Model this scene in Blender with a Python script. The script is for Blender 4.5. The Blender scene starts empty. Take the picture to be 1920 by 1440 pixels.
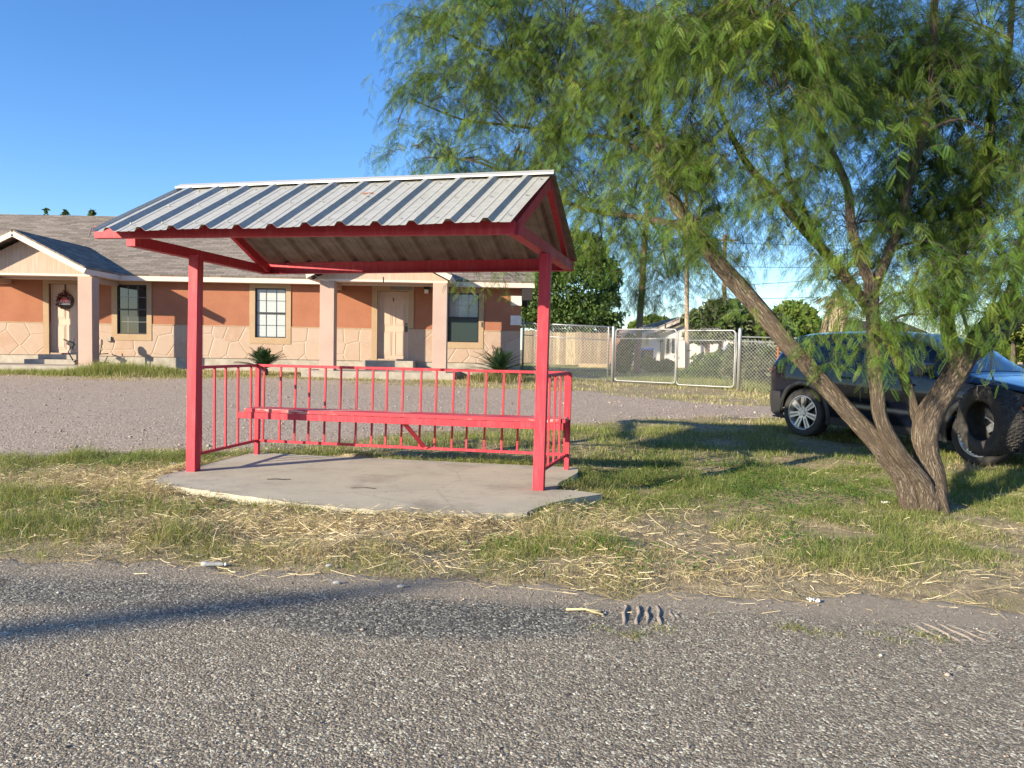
import bpy, math, random
import numpy as np
from mathutils import Vector, Matrix
random.seed(7)
RNG = np.random.default_rng(11)
SC = bpy.context.scene
COL = SC.collection
R = math.radians

# ------------------------------------------------------------------ camera
EYE = np.array([0.0, 0.0, 1.39]); FPX = 1442.0; PITCH = R(2.6); ROLL = .0186
_f = np.array([0, math.cos(PITCH), -math.sin(PITCH)])
_u0 = np.array([0, math.sin(PITCH), math.cos(PITCH)]); _r0 = np.array([1., 0, 0])
_r = math.cos(ROLL)*_r0 + math.sin(ROLL)*_u0
_u = -math.sin(ROLL)*_r0 + math.cos(ROLL)*_u0
def ray(px, py): return _f + (px-960)/FPX*_r - (py-720)/FPX*_u
def at(px, py, Y):
    d = ray(px, py); return EYE + d*(Y/d[1])
def atz(px, py, z):
    d = ray(px, py); return EYE + d*((z-EYE[2])/d[2])
cam = bpy.data.cameras.new('camera'); camo = bpy.data.objects.new('camera', cam); COL.objects.link(camo)
cam.sensor_width = 36; cam.lens = 36*FPX/1920; cam.clip_start = .05; cam.clip_end = 2000
M = Matrix(((_r[0], _u[0], -_f[0], 0), (_r[1], _u[1], -_f[1], 0), (_r[2], _u[2], -_f[2], EYE[2]), (0, 0, 0, 1)))
camo.matrix_world = M
SC.camera = camo

# ------------------------------------------------------------------ light
SUN_AZ, SUN_EL = R(52.5), R(18.5)       # direction in which shadows run, to the right of straight ahead
sun_to = Vector((-math.sin(SUN_AZ)*math.cos(SUN_EL), -math.cos(SUN_AZ)*math.cos(SUN_EL), math.sin(SUN_EL)))
sl = bpy.data.lights.new('sun', 'SUN'); slo = bpy.data.objects.new('sun', sl); COL.objects.link(slo)
sl.energy = 5.0; sl.angle = R(.53); sl.color = (1, .87, .65)
slo.rotation_euler = sun_to.to_track_quat('Z', 'Y').to_euler()
W = bpy.data.worlds.new('World'); SC.world = W; W.use_nodes = True
nt = W.node_tree; bg = nt.nodes['Background']
sky = nt.nodes.new('ShaderNodeTexSky'); sky.sky_type = 'NISHITA'; sky.sun_disc = False
sky.sun_elevation = SUN_EL; sky.sun_rotation = math.atan2(sun_to.x, sun_to.y)
sky.altitude = 200; sky.air_density = 1.0; sky.dust_density = .35; sky.ozone_density = 4.0
hsv = nt.nodes.new('ShaderNodeHueSaturation'); hsv.inputs['Saturation'].default_value = 1.17; hsv.inputs['Hue'].default_value = .508
nt.links.new(sky.outputs[0], hsv.inputs['Color']); nt.links.new(hsv.outputs[0], bg.inputs[0]); bg.inputs[1].default_value = .125
SC.view_settings.view_transform = 'Standard'; SC.view_settings.look = 'None'
SC.view_settings.gamma = 1; SC.view_settings.exposure = 1.07
SC.cycles.max_bounces = 8; SC.cycles.transparent_max_bounces = 8

# ------------------------------------------------------------------ noise in numpy
def _hash(i, j, s):
    h = (i.astype(np.int64)*374761393 + j.astype(np.int64)*668265263 + s*982451653) & 0xffffffff
    h = ((h ^ (h >> 13))*1274126177) & 0xffffffff
    return ((h ^ (h >> 16)) & 0xffff)/65535.0
def vnoise(x, y, s=0):
    x = np.asarray(x, float); y = np.asarray(y, float)
    i = np.floor(x); j = np.floor(y); a = x-i; b = y-j
    a = a*a*(3-2*a); b = b*b*(3-2*b)
    return ((_hash(i, j, s)*(1-a)+_hash(i+1, j, s)*a)*(1-b) + (_hash(i, j+1, s)*(1-a)+_hash(i+1, j+1, s)*a)*b)
def fbm(x, y, s=0, o=4):
    t = 0; w = .5
    for k in range(o):
        t = t + w*vnoise(x*2**k, y*2**k, s+k*17); w *= .5
    return t/(1-.5**o)
def sstep(a, b, x):
    t = np.clip((x-a)/(b-a), 0, 1); return t*t*(3-2*t)

# ------------------------------------------------------------------ ground height
def _sp(v, k=1.5): return np.log1p(np.exp(np.clip(v*k, -30, 30)))/k
def road_edge(x): return 4.50 - .11*x + .34*(fbm(x*.9, 0*x, 3)-.5) + .30*(fbm(x*3.3, 0*x+5, 9)-.5) + .16*(fbm(x*9, 0*x+8, 19)-.5)
def gz0(x, y):
    x = np.asarray(x, float); y = np.asarray(y, float)
    s = _sp(y-9); s = s-_sp(s-14.2)
    return .034*s + .1*sstep(19.5, 22, y)*np.clip((2.2-x)/2.2, 0, 1)
def lawn_near(x): return np.interp(x, [-30, -5.9, -4.2, -2.85, -1.33, .37, 2.34, 5, 9, 30], [8.3, 8.8, 9.7, 10.2, 12.0, 12.9, 13.9, 14.9, 15.4, 16])
def lawn_far(x): return np.interp(x, [-30, -14, -10.6, -6.9, -2.2, 1.9, 3.5, 5.4, 9, 30], [21, 20.9, 20.2, 21.2, 20.2, 19.2, 17.4, 16.4, 16.2, 16])
SLAB = [(-3.40, 7.37), (-3.26, 7.0), (-2.85, 6.78), (-2.379, 6.55), (-1.85, 6.28), (-1.31, 6.08), (-.8, 5.98), (-.314, 5.93), (.125, 6.03), (.26, 6.30), (.50, 6.62), (.84, 6.90), (.60, 7.04), (.40, 7.05), (.47, 7.40), (.70, 8.02), (.73, 8.42), (-1.2, 8.78), (-3.06, 9.13)]
def slab_dist(x, y):
    """distance outside the slab's outline, negative inside"""
    d = np.full(np.shape(x), 1e9); ins = np.zeros(np.shape(x), bool); n = len(SLAB)
    for i in range(n):
        (x0, y0), (x1, y1) = SLAB[i], SLAB[(i+1) % n]; dx, dy = x1-x0, y1-y0
        t = np.clip(((x-x0)*dx+(y-y0)*dy)/(dx*dx+dy*dy), 0, 1); d = np.minimum(d, np.hypot(x-x0-t*dx, y-y0-t*dy))
        if dy: ins ^= ((y0 > y) != (y1 > y)) & (x < dx*(y-y0)/dy+x0)
    return np.where(ins, -d, d)
def gz(x, y):
    x = np.asarray(x, float); y = np.asarray(y, float)
    z = gz0(x, y)
    e = road_edge(x)
    m = sstep(e-.1, e+.7, y)*(1-sstep(lawn_near(x)-.6, lawn_near(x)+.2, y))
    z = z + m*(.11*(fbm(x*1.1, y*1.1, 21)-.45) + .035*(fbm(x*5, y*5, 31)-.5))
    z = z - .02*(1-sstep(e-.35, e+.12, y))
    near = (x > -4.6) & (x < 1.8) & (y > 5.2) & (y < 10)
    if np.any(near):
        d = slab_dist(x[near], y[near]) if x.ndim else slab_dist(x, y)
        add = np.where(d > 0, .075*np.exp(-(np.maximum(d-.03, 0)/.26)**2)*(1-sstep(.35, .75, x[near] if x.ndim else x)), -.03)
        if x.ndim: z[near] += add
        else: z = z+add
    return z

# ------------------------------------------------------------------ mesh helpers
def link(name, me, parent=None):
    o = bpy.data.objects.new(name, me); COL.objects.link(o)
    if parent is not None: o.parent = parent
    return o
def tag(o, label=None, cat=None, group=None, kind=None):
    if label: o['label'] = label
    if cat: o['category'] = cat
    if group: o['group'] = group
    if kind: o['kind'] = kind
    return o
def empty(name, loc, label, cat, group=None, rz=0):
    o = bpy.data.objects.new(name, None); COL.objects.link(o)
    o.location = Vector([float(v) for v in loc]); o.rotation_euler = (0, 0, rz); o.empty_display_size = .2
    return tag(o, label, cat, group)
def base_of(parent):
    v = Vector((0, 0, 0)); p = parent
    while p is not None:
        v = v + p.location; p = p.parent
    return v
class MB:
    """collects polygons of one mesh"""
    def __init__(s): s.v = []; s.f = []; s.m = []; s.uv = {}; s.sm = []
    def add(s, vs, fs, mi=0, smooth=False):
        b = len(s.v); s.v += [tuple(float(c) for c in p) for p in vs]
        for f in fs:
            s.f.append([i+b for i in f]); s.m.append(mi); s.sm.append(smooth)
        return b
    def box(s, c, size, rot=None, mi=0):
        c = Vector([float(q) for q in c]); h = [float(q)/2 for q in size]
        vs = [Vector((x*h[0], y*h[1], z*h[2])) for z in (-1, 1) for y in (-1, 1) for x in (-1, 1)]
        if rot is not None: vs = [rot @ v for v in vs]
        s.add([c+v for v in vs], [(0, 2, 3, 1), (4, 5, 7, 6), (0, 1, 5, 4), (2, 6, 7, 3), (0, 4, 6, 2), (1, 3, 7, 5)], mi)
    def bb(s, x0, x1, y0, y1, z0, z1, mi=0): s.box(((x0+x1)/2, (y0+y1)/2, (z0+z1)/2), (x1-x0, y1-y0, z1-z0), None, mi)
    def beam(s, a, b, w, h, up=(0, 0, 1), mi=0):
        a = Vector([float(q) for q in a]); b = Vector([float(q) for q in b]); d = (b-a).normalized()
        x = d.cross(Vector(up))
        if x.length < 1e-4: x = d.cross(Vector((0, 1, 0)))
        x.normalize(); z = x.cross(d).normalized()
        vs = [p + x*(sx*w/2) + z*(sz*h/2) for p in (a, b) for sz in (-1, 1) for sx in (-1, 1)]
        s.add(vs, [(0, 1, 3, 2), (4, 6, 7, 5), (0, 4, 5, 1), (2, 3, 7, 6), (0, 2, 6, 4), (1, 5, 7, 3)], mi)
    def tube(s, pts, rads, n=8, mi=0, cap=True, smooth=True, rough=0, seed=0, uv=False):
        pts = [Vector([float(q) for q in p]) for p in pts]
        if not hasattr(rads, '__len__'): rads = [rads]*len(pts)
        b = len(s.v); x = None; L = 0
        for k, p in enumerate(pts):
            t = (pts[min(k+1, len(pts)-1)]-pts[max(k-1, 0)]).normalized()
            if x is None:
                x = t.cross(Vector((0, 0, 1)))
                if x.length < .1: x = t.cross(Vector((0, 1, 0)))
            x = (x-t*x.dot(t)).normalized(); y = t.cross(x)
            if k: L += (p-pts[k-1]).length
            for i in range(n):
                a = 2*math.pi*i/n; r = rads[k]
                if rough: r *= 1+rough*(float(fbm(np.array(i*n*.09+seed), np.array(L*2.2+seed), seed, 3))-.5)
                s.v.append(tuple(p + x*(r*math.cos(a)) + y*(r*math.sin(a))))
                if uv: s.uv[b+k*n+i] = (i/n, L, rads[k])
        for k in range(len(pts)-1):
            for i in range(n):
                j = (i+1) % n
                s.f.append([b+k*n+i, b+k*n+j, b+(k+1)*n+j, b+(k+1)*n+i]); s.m.append(mi); s.sm.append(smooth)
        if cap:
            s.f.append([b+i for i in range(n)][::-1]); s.m.append(mi); s.sm.append(False)
            e = b+(len(pts)-1)*n
            s.f.append([e+i for i in range(n)]); s.m.append(mi); s.sm.append(False)
    def prism(s, poly, axis, a, b, mi=0):
        """poly: 2-D points, extruded along an axis ('x','y','z') from a to b"""
        def P(q, t): return {'x': (t, q[0], q[1]), 'y': (q[0], t, q[1]), 'z': (q[0], q[1], t)}[axis]
        n = len(poly)
        s.add([P(q, a) for q in poly]+[P(q, b) for q in poly],
              [tuple(range(n))[::-1], tuple(range(n, 2*n))]+[(i, (i+1) % n, n+(i+1) % n, n+i) for i in range(n)], mi)
    def build(s, name, mats, parent=None, bevel=0, recalc=True):
        me = bpy.data.meshes.new(name)
        o = base_of(parent) if parent is not None else Vector((0, 0, 0))
        me.from_pydata([(v[0]-o.x, v[1]-o.y, v[2]-o.z) for v in s.v], [], s.f)
        for m in (mats if isinstance(mats, (list, tuple)) else [mats]): me.materials.append(m)
        me.polygons.foreach_set('material_index', s.m); me.polygons.foreach_set('use_smooth', s.sm)
        if s.uv:
            a = me.attributes.new('bark', 'FLOAT_VECTOR', 'POINT')
            for i, q in s.uv.items(): a.data[i].vector = q
        if recalc:
            import bmesh
            bm = bmesh.new(); bm.from_mesh(me); bmesh.ops.recalc_face_normals(bm, faces=bm.faces); bm.to_mesh(me); bm.free()
        ob = link(name, me, parent)
        if bevel:
            mo = ob.modifiers.new('bevel', 'BEVEL'); mo.width = bevel; mo.segments = 2; mo.limit_method = 'ANGLE'
        return ob
def np_mesh(name, V, F, mat, col=None, parent=None, smooth=False):
    """a big mesh from arrays: V (N,3), F (M,k) and a colour for every vertex"""
    V = np.asarray(V, np.float32); F = np.asarray(F, np.int32)
    if parent is not None: V = V-np.array(base_of(parent), np.float32)
    k = F.shape[1]
    me = bpy.data.meshes.new(name)
    me.vertices.add(len(V)); me.vertices.foreach_set('co', V.ravel())
    me.loops.add(F.size); me.loops.foreach_set('vertex_index', F.ravel())
    me.polygons.add(len(F)); me.polygons.foreach_set('loop_start', np.arange(0, F.size, k, dtype=np.int32))
    if smooth: me.polygons.foreach_set('use_smooth', np.ones(len(F), bool))
    me.materials.append(mat)
    if col is not None:
        a = me.attributes.new('tint', 'FLOAT_COLOR', 'POINT')
        c = np.ones((len(V), 4), np.float32); c[:, :3] = col; a.data.foreach_set('color', c.ravel())
    me.update(calc_edges=True)
    return link(name, me, parent)

# ------------------------------------------------------------------ material helpers
class Mat:
    def __init__(s, name):
        s.m = bpy.data.materials.new(name); s.m.use_nodes = True; s.t = s.m.node_tree; s.b = s.t.nodes['Principled BSDF']
    def n(s, ty, **kw):
        nd = s.t.nodes.new('ShaderNode'+ty)
        for k, v in kw.items():
            if k.startswith('_'): setattr(nd, k[1:], v)
            else: nd.inputs[k].default_value = v
        return nd
    def l(s, a, b): s.t.links.new(a, b)
    def co(s, sx=1, sy=1, sz=1, rz=0):
        c = s.n('TexCoord'); m = s.n('Mapping'); m.inputs['Scale'].default_value = (sx, sy, sz); m.inputs['Rotation'].default_value = (0, 0, rz)
        s.l(c.outputs['Object'], m.inputs[0]); return m.outputs[0]
    def ramp(s, fac, stops, interp='LINEAR'):
        r = s.n('ValToRGB'); e = r.color_ramp; e.interpolation = interp
        while len(e.elements) < len(stops): e.elements.new(.5)
        for q, (p, c) in zip(e.elements, stops): q.position = p; q.color = (*c, 1) if len(c) == 3 else c
        s.l(fac, r.inputs[0]); return r.outputs[0]
    def noise(s, vec, scale, detail=4, rough=.6, dim='3D'):
        n = s.n('TexNoise', Scale=scale, Detail=detail, Roughness=rough); n.noise_dimensions = dim
        if vec is not None: s.l(vec, n.inputs['Vector'])
        return n.outputs['Fac']
    def voro(s, vec, scale, feature='F1', dim='3D', rnd=1):
        n = s.n('TexVoronoi'); n.voronoi_dimensions = dim; n.feature = feature; n.inputs['Scale'].default_value = scale; n.inputs['Randomness'].default_value = rnd
        s.l(vec, n.inputs['Vector']); return n
    def mix(s, fac, a, b, mode='MIX'):
        m = s.n('Mix'); m.data_type = 'RGBA'; m.blend_type = mode
        for q, i in ((fac, 0), (a, 6), (b, 7)):
            if isinstance(q, (int, float)): m.inputs[i].default_value = q
            elif isinstance(q, tuple): m.inputs[i].default_value = (*q, 1)
            else: s.l(q, m.inputs[i])
        return m.outputs[2]
    def math(s, op, a, b=0, clamp=False):
        m = s.n('Math'); m.operation = op; m.use_clamp = clamp
        for i, q in enumerate((a, b)):
            if isinstance(q, (int, float)): m.inputs[i].default_value = q
            else: s.l(q, m.inputs[i])
        return m.outputs[0]
    def maprange(s, v, a, b, c=0, d=1):
        m = s.n('MapRange'); m.inputs[1].default_value = a; m.inputs[2].default_value = b; m.inputs[3].default_value = c; m.inputs[4].default_value = d
        s.l(v, m.inputs[0]); return m.outputs[0]
    def bump(s, h, strength=.5, dist=.01, prev=None):
        b = s.n('Bump', Strength=strength, Distance=dist); s.l(h, b.inputs['Height'])
        if prev is not None: s.l(prev, b.inputs['Normal'])
        s.l(b.outputs[0], s.b.inputs['Normal']); return b.outputs[0]
    def set(s, col=None, rough=.6, metal=0, spec=None, coat=0):
        if col is not None:
            if isinstance(col, tuple): s.b.inputs['Base Color'].default_value = (*col, 1)
            else: s.l(col, s.b.inputs['Base Color'])
        if isinstance(rough, (int, float)): s.b.inputs['Roughness'].default_value = rough
        else: s.l(rough, s.b.inputs['Roughness'])
        s.b.inputs['Metallic'].default_value = metal
        if spec is not None: s.b.inputs['Specular IOR Level'].default_value = spec
        if coat: s.b.inputs['Coat Weight'].default_value = coat; s.b.inputs['Coat Roughness'].default_value = .03
        return s.m
def mottled(name, a, b, scale=6, rough=.6, bump=.2, metal=0, dist=.004, detail=5, spec=None):
    k = Mat(name); c = k.co(); n = k.noise(c, scale, detail)
    if bump: k.bump(k.noise(c, scale*9, 3), bump, dist)
    return k.set(k.mix(k.maprange(n, .3, .7), a, b), rough, metal, spec)
def leaf_mat(name, transl=.4, gloss=.12):
    m = bpy.data.materials.new(name); m.use_nodes = True; t = m.node_tree; t.nodes.clear()
    at_ = t.nodes.new('ShaderNodeAttribute'); at_.attribute_name = 'tint'
    d = t.nodes.new('ShaderNodeBsdfPrincipled'); d.inputs['Roughness'].default_value = .55; d.inputs['Specular IOR Level'].default_value = gloss*2
    tr = t.nodes.new('ShaderNodeBsdfTranslucent'); hs = t.nodes.new('ShaderNodeHueSaturation')
    hs.inputs['Hue'].default_value = .485; hs.inputs['Saturation'].default_value = 1.1; hs.inputs['Value'].default_value = 1.2
    mx = t.nodes.new('ShaderNodeMixShader'); mx.inputs[0].default_value = transl
    o = t.nodes.new('ShaderNodeOutputMaterial')
    t.links.new(at_.outputs['Color'], d.inputs['Base Color']); t.links.new(at_.outputs['Color'], hs.inputs['Color'])
    t.links.new(hs.outputs[0], tr.inputs[0]); t.links.new(d.outputs[0], mx.inputs[1]); t.links.new(tr.outputs[0], mx.inputs[2])
    t.links.new(mx.outputs[0], o.inputs[0]); return m
LEAF = leaf_mat('mesquite_leaf', .2)
LEAFD = leaf_mat('broad_leaf', .3, .2)
GRASSM = leaf_mat('grass_blade', .4)
STRAWM = leaf_mat('straw', .15)
# ================================================================== SETTING: ground, road, gravel lot
def ground_mat():
    k = Mat('verge_soil'); c = k.co()
    n1 = k.noise(c, 1.3, 5); n2 = k.noise(c, 9, 5); n3 = k.noise(c, 60, 3)
    col = k.ramp(n2, [(.25, (.13, .10, .07)), (.48, (.30, .24, .155)), (.75, (.54, .45, .28))])
    col = k.mix(k.maprange(n1, .45, .62), col, (.27, .225, .135))
    k.bump(n3, .7, .02)
    return k.set(col, .95, 0, .1)
def asphalt_mat():
    k = Mat('chip_seal'); c = k.co()
    w0 = k.n('TexNoise', Scale=55, Detail=3); k.l(c, w0.inputs['Vector']); w1 = k.n('VectorMath'); w1.operation = 'SCALE'; w1.inputs['Scale'].default_value = .022; k.l(w0.outputs['Color'], w1.inputs[0]); w2 = k.n('VectorMath'); w2.operation = 'ADD'; k.l(c, w2.inputs[0]); k.l(w1.outputs[0], w2.inputs[1]); cw = w2.outputs[0]
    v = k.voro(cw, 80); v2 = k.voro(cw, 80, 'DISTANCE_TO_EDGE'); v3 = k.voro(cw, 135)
    s = k.n('SeparateColor'); k.l(v.outputs['Color'], s.inputs[0])
    chips = k.ramp(s.outputs[0], [(0, (0.0444, 0.0388, 0.0335)), (.22, (0.178, 0.152, 0.117)), (.5, (0.431, 0.364, 0.268)), (.78, (0.711, 0.614, 0.446)), (1, (0.92, 0.92, 0.736))])
    s3 = k.n('SeparateColor'); k.l(v3.outputs['Color'], s3.inputs[0]); fine = k.ramp(s3.outputs[0], [(0, (0.0886, 0.0786, 0.0636)), (.5, (0.293, 0.25, 0.186)), (1, (0.585, 0.517, 0.383))]); chips = k.mix(k.maprange(k.noise(c, 17, 3), .42, .58), chips, fine)
    big = k.noise(c, .7, 4); mid = k.noise(c, 7, 4)
    chips = k.mix(k.maprange(mid, .35, .7, 0, .45), chips, (0.318, 0.267, 0.199))
    tar_shade = k.maprange(v2.outputs['Distance'], .012, .11, .85, 0); chips = k.mix(tar_shade, chips, (0.0398, 0.0339, 0.0278))  # black binder plus the shade between chips, painted as dark gaps
    # darker patch of newer, bluish aggregate and some fresh tar
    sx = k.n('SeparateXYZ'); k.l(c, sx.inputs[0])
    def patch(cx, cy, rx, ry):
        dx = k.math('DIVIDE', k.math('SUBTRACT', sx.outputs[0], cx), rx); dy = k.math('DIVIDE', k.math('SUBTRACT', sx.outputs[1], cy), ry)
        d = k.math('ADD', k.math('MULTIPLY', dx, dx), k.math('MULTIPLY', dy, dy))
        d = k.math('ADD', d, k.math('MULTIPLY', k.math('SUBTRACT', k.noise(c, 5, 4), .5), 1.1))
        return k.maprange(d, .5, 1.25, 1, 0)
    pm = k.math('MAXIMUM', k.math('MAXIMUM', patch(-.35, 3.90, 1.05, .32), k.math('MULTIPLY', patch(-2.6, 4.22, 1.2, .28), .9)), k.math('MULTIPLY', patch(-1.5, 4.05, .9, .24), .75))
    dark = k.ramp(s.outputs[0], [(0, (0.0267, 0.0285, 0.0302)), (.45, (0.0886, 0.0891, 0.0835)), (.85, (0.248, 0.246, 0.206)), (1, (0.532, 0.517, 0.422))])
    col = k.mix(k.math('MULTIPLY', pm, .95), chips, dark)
    # silt washed over the edge of the road
    edge = k.math('ADD', sx.outputs[1], k.math('MULTIPLY', sx.outputs[0], .11))
    em = k.maprange(k.math('ADD', edge, k.math('MULTIPLY', k.math('SUBTRACT', k.noise(c, 2.2, 5), .5), .75)), 4.05, 4.33)
    rightish = k.maprange(sx.outputs[0], -2.2, .6, .45, 1)
    em = k.math('MULTIPLY', em, rightish)
    silt = k.ramp(k.noise(c, 30, 5), [(.3, (0.258, 0.209, 0.155)), (.7, (0.417, 0.352, 0.264))])
    col = k.mix(k.math('MULTIPLY', em, .8), col, silt)
    col = k.mix(k.maprange(big, .3, .7, 0, .25), col, (0.267, 0.228, 0.174))
    hgt = k.math('SUBTRACT', 1.0, k.math('MULTIPLY', v.outputs['Distance'], 1.25))
    hgt = k.math('ADD', hgt, k.math('MULTIPLY', s.outputs[1], .7))
    hgt = k.math('MULTIPLY', hgt, k.maprange(em, 0, 1, 1, .35))
    k.bump(k.math('ADD', hgt, k.math('MULTIPLY', k.noise(c, 160, 3), .8)), .75, .006)
    return k.set(col, .85, 0, .25)
def gravel_mat():
    k = Mat('gravel'); c = k.co()
    v = k.voro(c, 34); v2 = k.voro(c, 13)
    s = k.n('SeparateColor'); k.l(v.outputs['Color'], s.inputs[0])
    col = k.ramp(s.outputs[0], [(0, (0.191, 0.151, 0.124)), (.35, (0.319, 0.255, 0.207)), (.75, (0.422, 0.339, 0.263)), (.95, (0.509, 0.435, 0.346)), (1, (0.621, 0.559, 0.451))])
    n = k.noise(c, .9, 5); n4 = k.noise(c, 5, 4)
    col = k.mix(k.maprange(n, .35, .65, .1, .65), col, (0.382, 0.308, 0.237))
    col = k.mix(k.maprange(n4, .5, .75, 0, .35), col, (0.287, 0.231, 0.188))
    h = k.math('SUBTRACT', 1, v.outputs['Distance']); h = k.math('ADD', h, k.math('MULTIPLY', s.outputs[1], .8))
    k.bump(h, .6, .012)
    return k.set(col, .95, 0, .15)

def axis(lo, hi, fine0, fine1, step, far):
    a = [fine0]
    while a[-1] < fine1: a.append(a[-1]+step)
    d = step
    while a[-1] < hi: d = min(d*1.25, far); a.append(a[-1]+d)
    b = [fine0]; d = step
    while b[-1] > lo: d = min(d*1.25, far); b.append(b[-1]-d)
    return np.array(sorted(set(b[1:]+a)))
def grid_mesh(name, xs, ys, zf, mat, smooth=True):
    X, Y = np.meshgrid(xs, ys); V = np.stack([X, Y, zf(X, Y)], -1).reshape(-1, 3)
    nx, ny = len(xs), len(ys); i = np.arange((ny-1)*(nx-1)); r = i//(nx-1); c = i % (nx-1); b = r*nx+c
    return np_mesh(name, V, np.stack([b, b+1, b+nx+1, b+nx], -1), mat, smooth=smooth)
g = grid_mesh('ground', axis(-600, 600, -9, 12, .09, 60), axis(-300, 900, 3, 15, .09, 60), gz, ground_mat())
tag(g, 'bare earth and verge soil under the grass, reaching to the horizon', 'ground', kind='structure')

# road: a sheet 10 mm proud of the ground whose far edge is ragged
xs = axis(-80, 80, -8, 9, .06, 4); nr = 26
V = []; 
for j in range(nr):
    t = j/(nr-1)
    y = -9 + (road_edge(xs)+9)*(1-(1-t)**2)
    V.append(np.stack([xs, y, 0*xs+.004*np.minimum(1, (road_edge(xs)-y)*4)-.008*(j == nr-1)], -1))
V = np.concatenate(V); nx = len(xs); i = np.arange((nr-1)*(nx-1)); b = (i//(nx-1))*nx+i % (nx-1)
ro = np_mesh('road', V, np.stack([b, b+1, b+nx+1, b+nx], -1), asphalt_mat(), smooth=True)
tag(ro, 'grey chip seal road with a darker patch along its ragged edge', 'road', kind='structure')

xs = axis(-30, 30, -14, 9, .15, 1.5); nr = 60; V = []
for j in range(nr):
    t = j/(nr-1)
    a = lawn_near(xs)+.5*(fbm(xs*1.2, 0*xs, 41)-.5)-.3; c = lawn_far(xs)+.5*(fbm(xs*1.2, 0*xs, 47)-.5)+.2
    y = a+(c-a)*t
    V.append(np.stack([xs, y, gz(xs, y)+.012+.03*(fbm(xs*.8, y*1.5, 51)-.5)*np.sin(math.pi*t)-.03*((j == 0) | (j == nr-1))], -1))
V = np.concatenate(V); nx = len(xs); i = np.arange((nr-1)*(nx-1)); b = (i//(nx-1))*nx+i % (nx-1)
gr = np_mesh('gravel_lot', V, np.stack([b, b+1, b+nx+1, b+nx], -1), gravel_mat(), smooth=True)
tag(gr, 'reddish grey gravel parking lot between the shelter and the houses', 'gravel lot', kind='structure')

# paved side street seen beyond the gate, and the yard of the white house
k = Mat('street_tar'); kc = k.co(); smat = k.set(k.mix(k.noise(kc, 3), (.055, .055, .06), (.10, .10, .105)), .9)
mb = MB()
for (x0, x1) in ((2, 22),):
    n = 20
    for q in range(n):
        xa, xb = x0+(x1-x0)*q/n, x0+(x1-x0)*(q+1)/n
        mb.add([(xa, 32.5, gz(xa, 32.5)+.02), (xb, 32.5, gz(xb, 32.5)+.02), (xb, 38, gz(xb, 38)+.02), (xa, 38, gz(xa, 38)+.02)], [(0, 1, 2, 3)])
tag(mb.build('street', smat), 'dark paved side street seen through the chain link gate', 'street', kind='structure')

# ---------------------------------------------------------------- loose stones of the lot and the road edge
def stones(name, P, size, mat, seed, label):
    rng = np.random.default_rng(seed); n = len(P)
    ico = np.array([(0, 0, 1), (.9, 0, .2), (.25, .85, .3), (-.75, .5, .15), (-.7, -.55, .25), (.3, -.85, .2), (0, 0, -.6)])
    F = np.array([(0, 1, 2), (0, 2, 3), (0, 3, 4), (0, 4, 5), (0, 5, 1), (6, 2, 1), (6, 3, 2), (6, 4, 3), (6, 5, 4), (6, 1, 5)])
    a = rng.uniform(0, 6.28, n); s = size[:, None, None]*rng.uniform(.6, 1.3, (n, 1, 3))
    v = ico[None]*(1+rng.uniform(-.25, .25, (n, 7, 1)))*s
    x = v[..., 0]*np.cos(a)[:, None]-v[..., 1]*np.sin(a)[:, None]; y = v[..., 0]*np.sin(a)[:, None]+v[..., 1]*np.cos(a)[:, None]
    V = np.stack([x+P[:, None, 0], y+P[:, None, 1], v[..., 2]*.75+P[:, None, 2]], -1)
    c = np.array([(0.265, 0.215, 0.183), (0.359, 0.296, 0.257), (0.429, 0.363, 0.32), (0.546, 0.491, 0.437), (0.172, 0.14, 0.125)])[rng.choice(5, n, p=[.3, .33, .2, .09, .08])]
    c = c*rng.uniform(.8, 1.15, (n, 1))
    fs = (F[None]+(np.arange(n)*7)[:, None, None]).reshape(-1, 3)
    o = np_mesh(name, V.reshape(-1, 3), fs, mat, np.repeat(c, 7, 0)); return tag(o, label, 'gravel', kind='stuff')
k = Mat('loose_stone'); a_ = k.n('Attribute'); a_.attribute_name = 'tint'; kc = k.co(); k.bump(k.noise(kc, 90, 3), .4, .004)
STONE = k.set(a_.outputs['Color'], .9, 0, .2)
n = 7000; t = RNG.random(n)**1.4
x = RNG.uniform(-14, 8, n); y = lawn_near(x)-.2+(lawn_far(x)-lawn_near(x))*t
keep = (fbm(x*.9, y*1.3, 61) > .40) | (RNG.random(n) < .25); x = x[keep]; y = y[keep]
sz = RNG.gamma(2.0, .0034, len(x))+.005
stones('loose_gravel', np.stack([x, y, gz(x, y)+.018], -1), sz, STONE, 3, 'loose pale and brown stones strewn over the gravel lot')
n = 5200; x = RNG.uniform(-4, 4, n); y = 2.4+(road_edge(x)-2.5)*RNG.random(n)**.8
sz = RNG.gamma(2, .0010, n)+.002
stones('road_grit', np.stack([x, y, 0*x+.006], -1), sz, STONE, 5, 'loose grit and small stones lying on the road')

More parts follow.
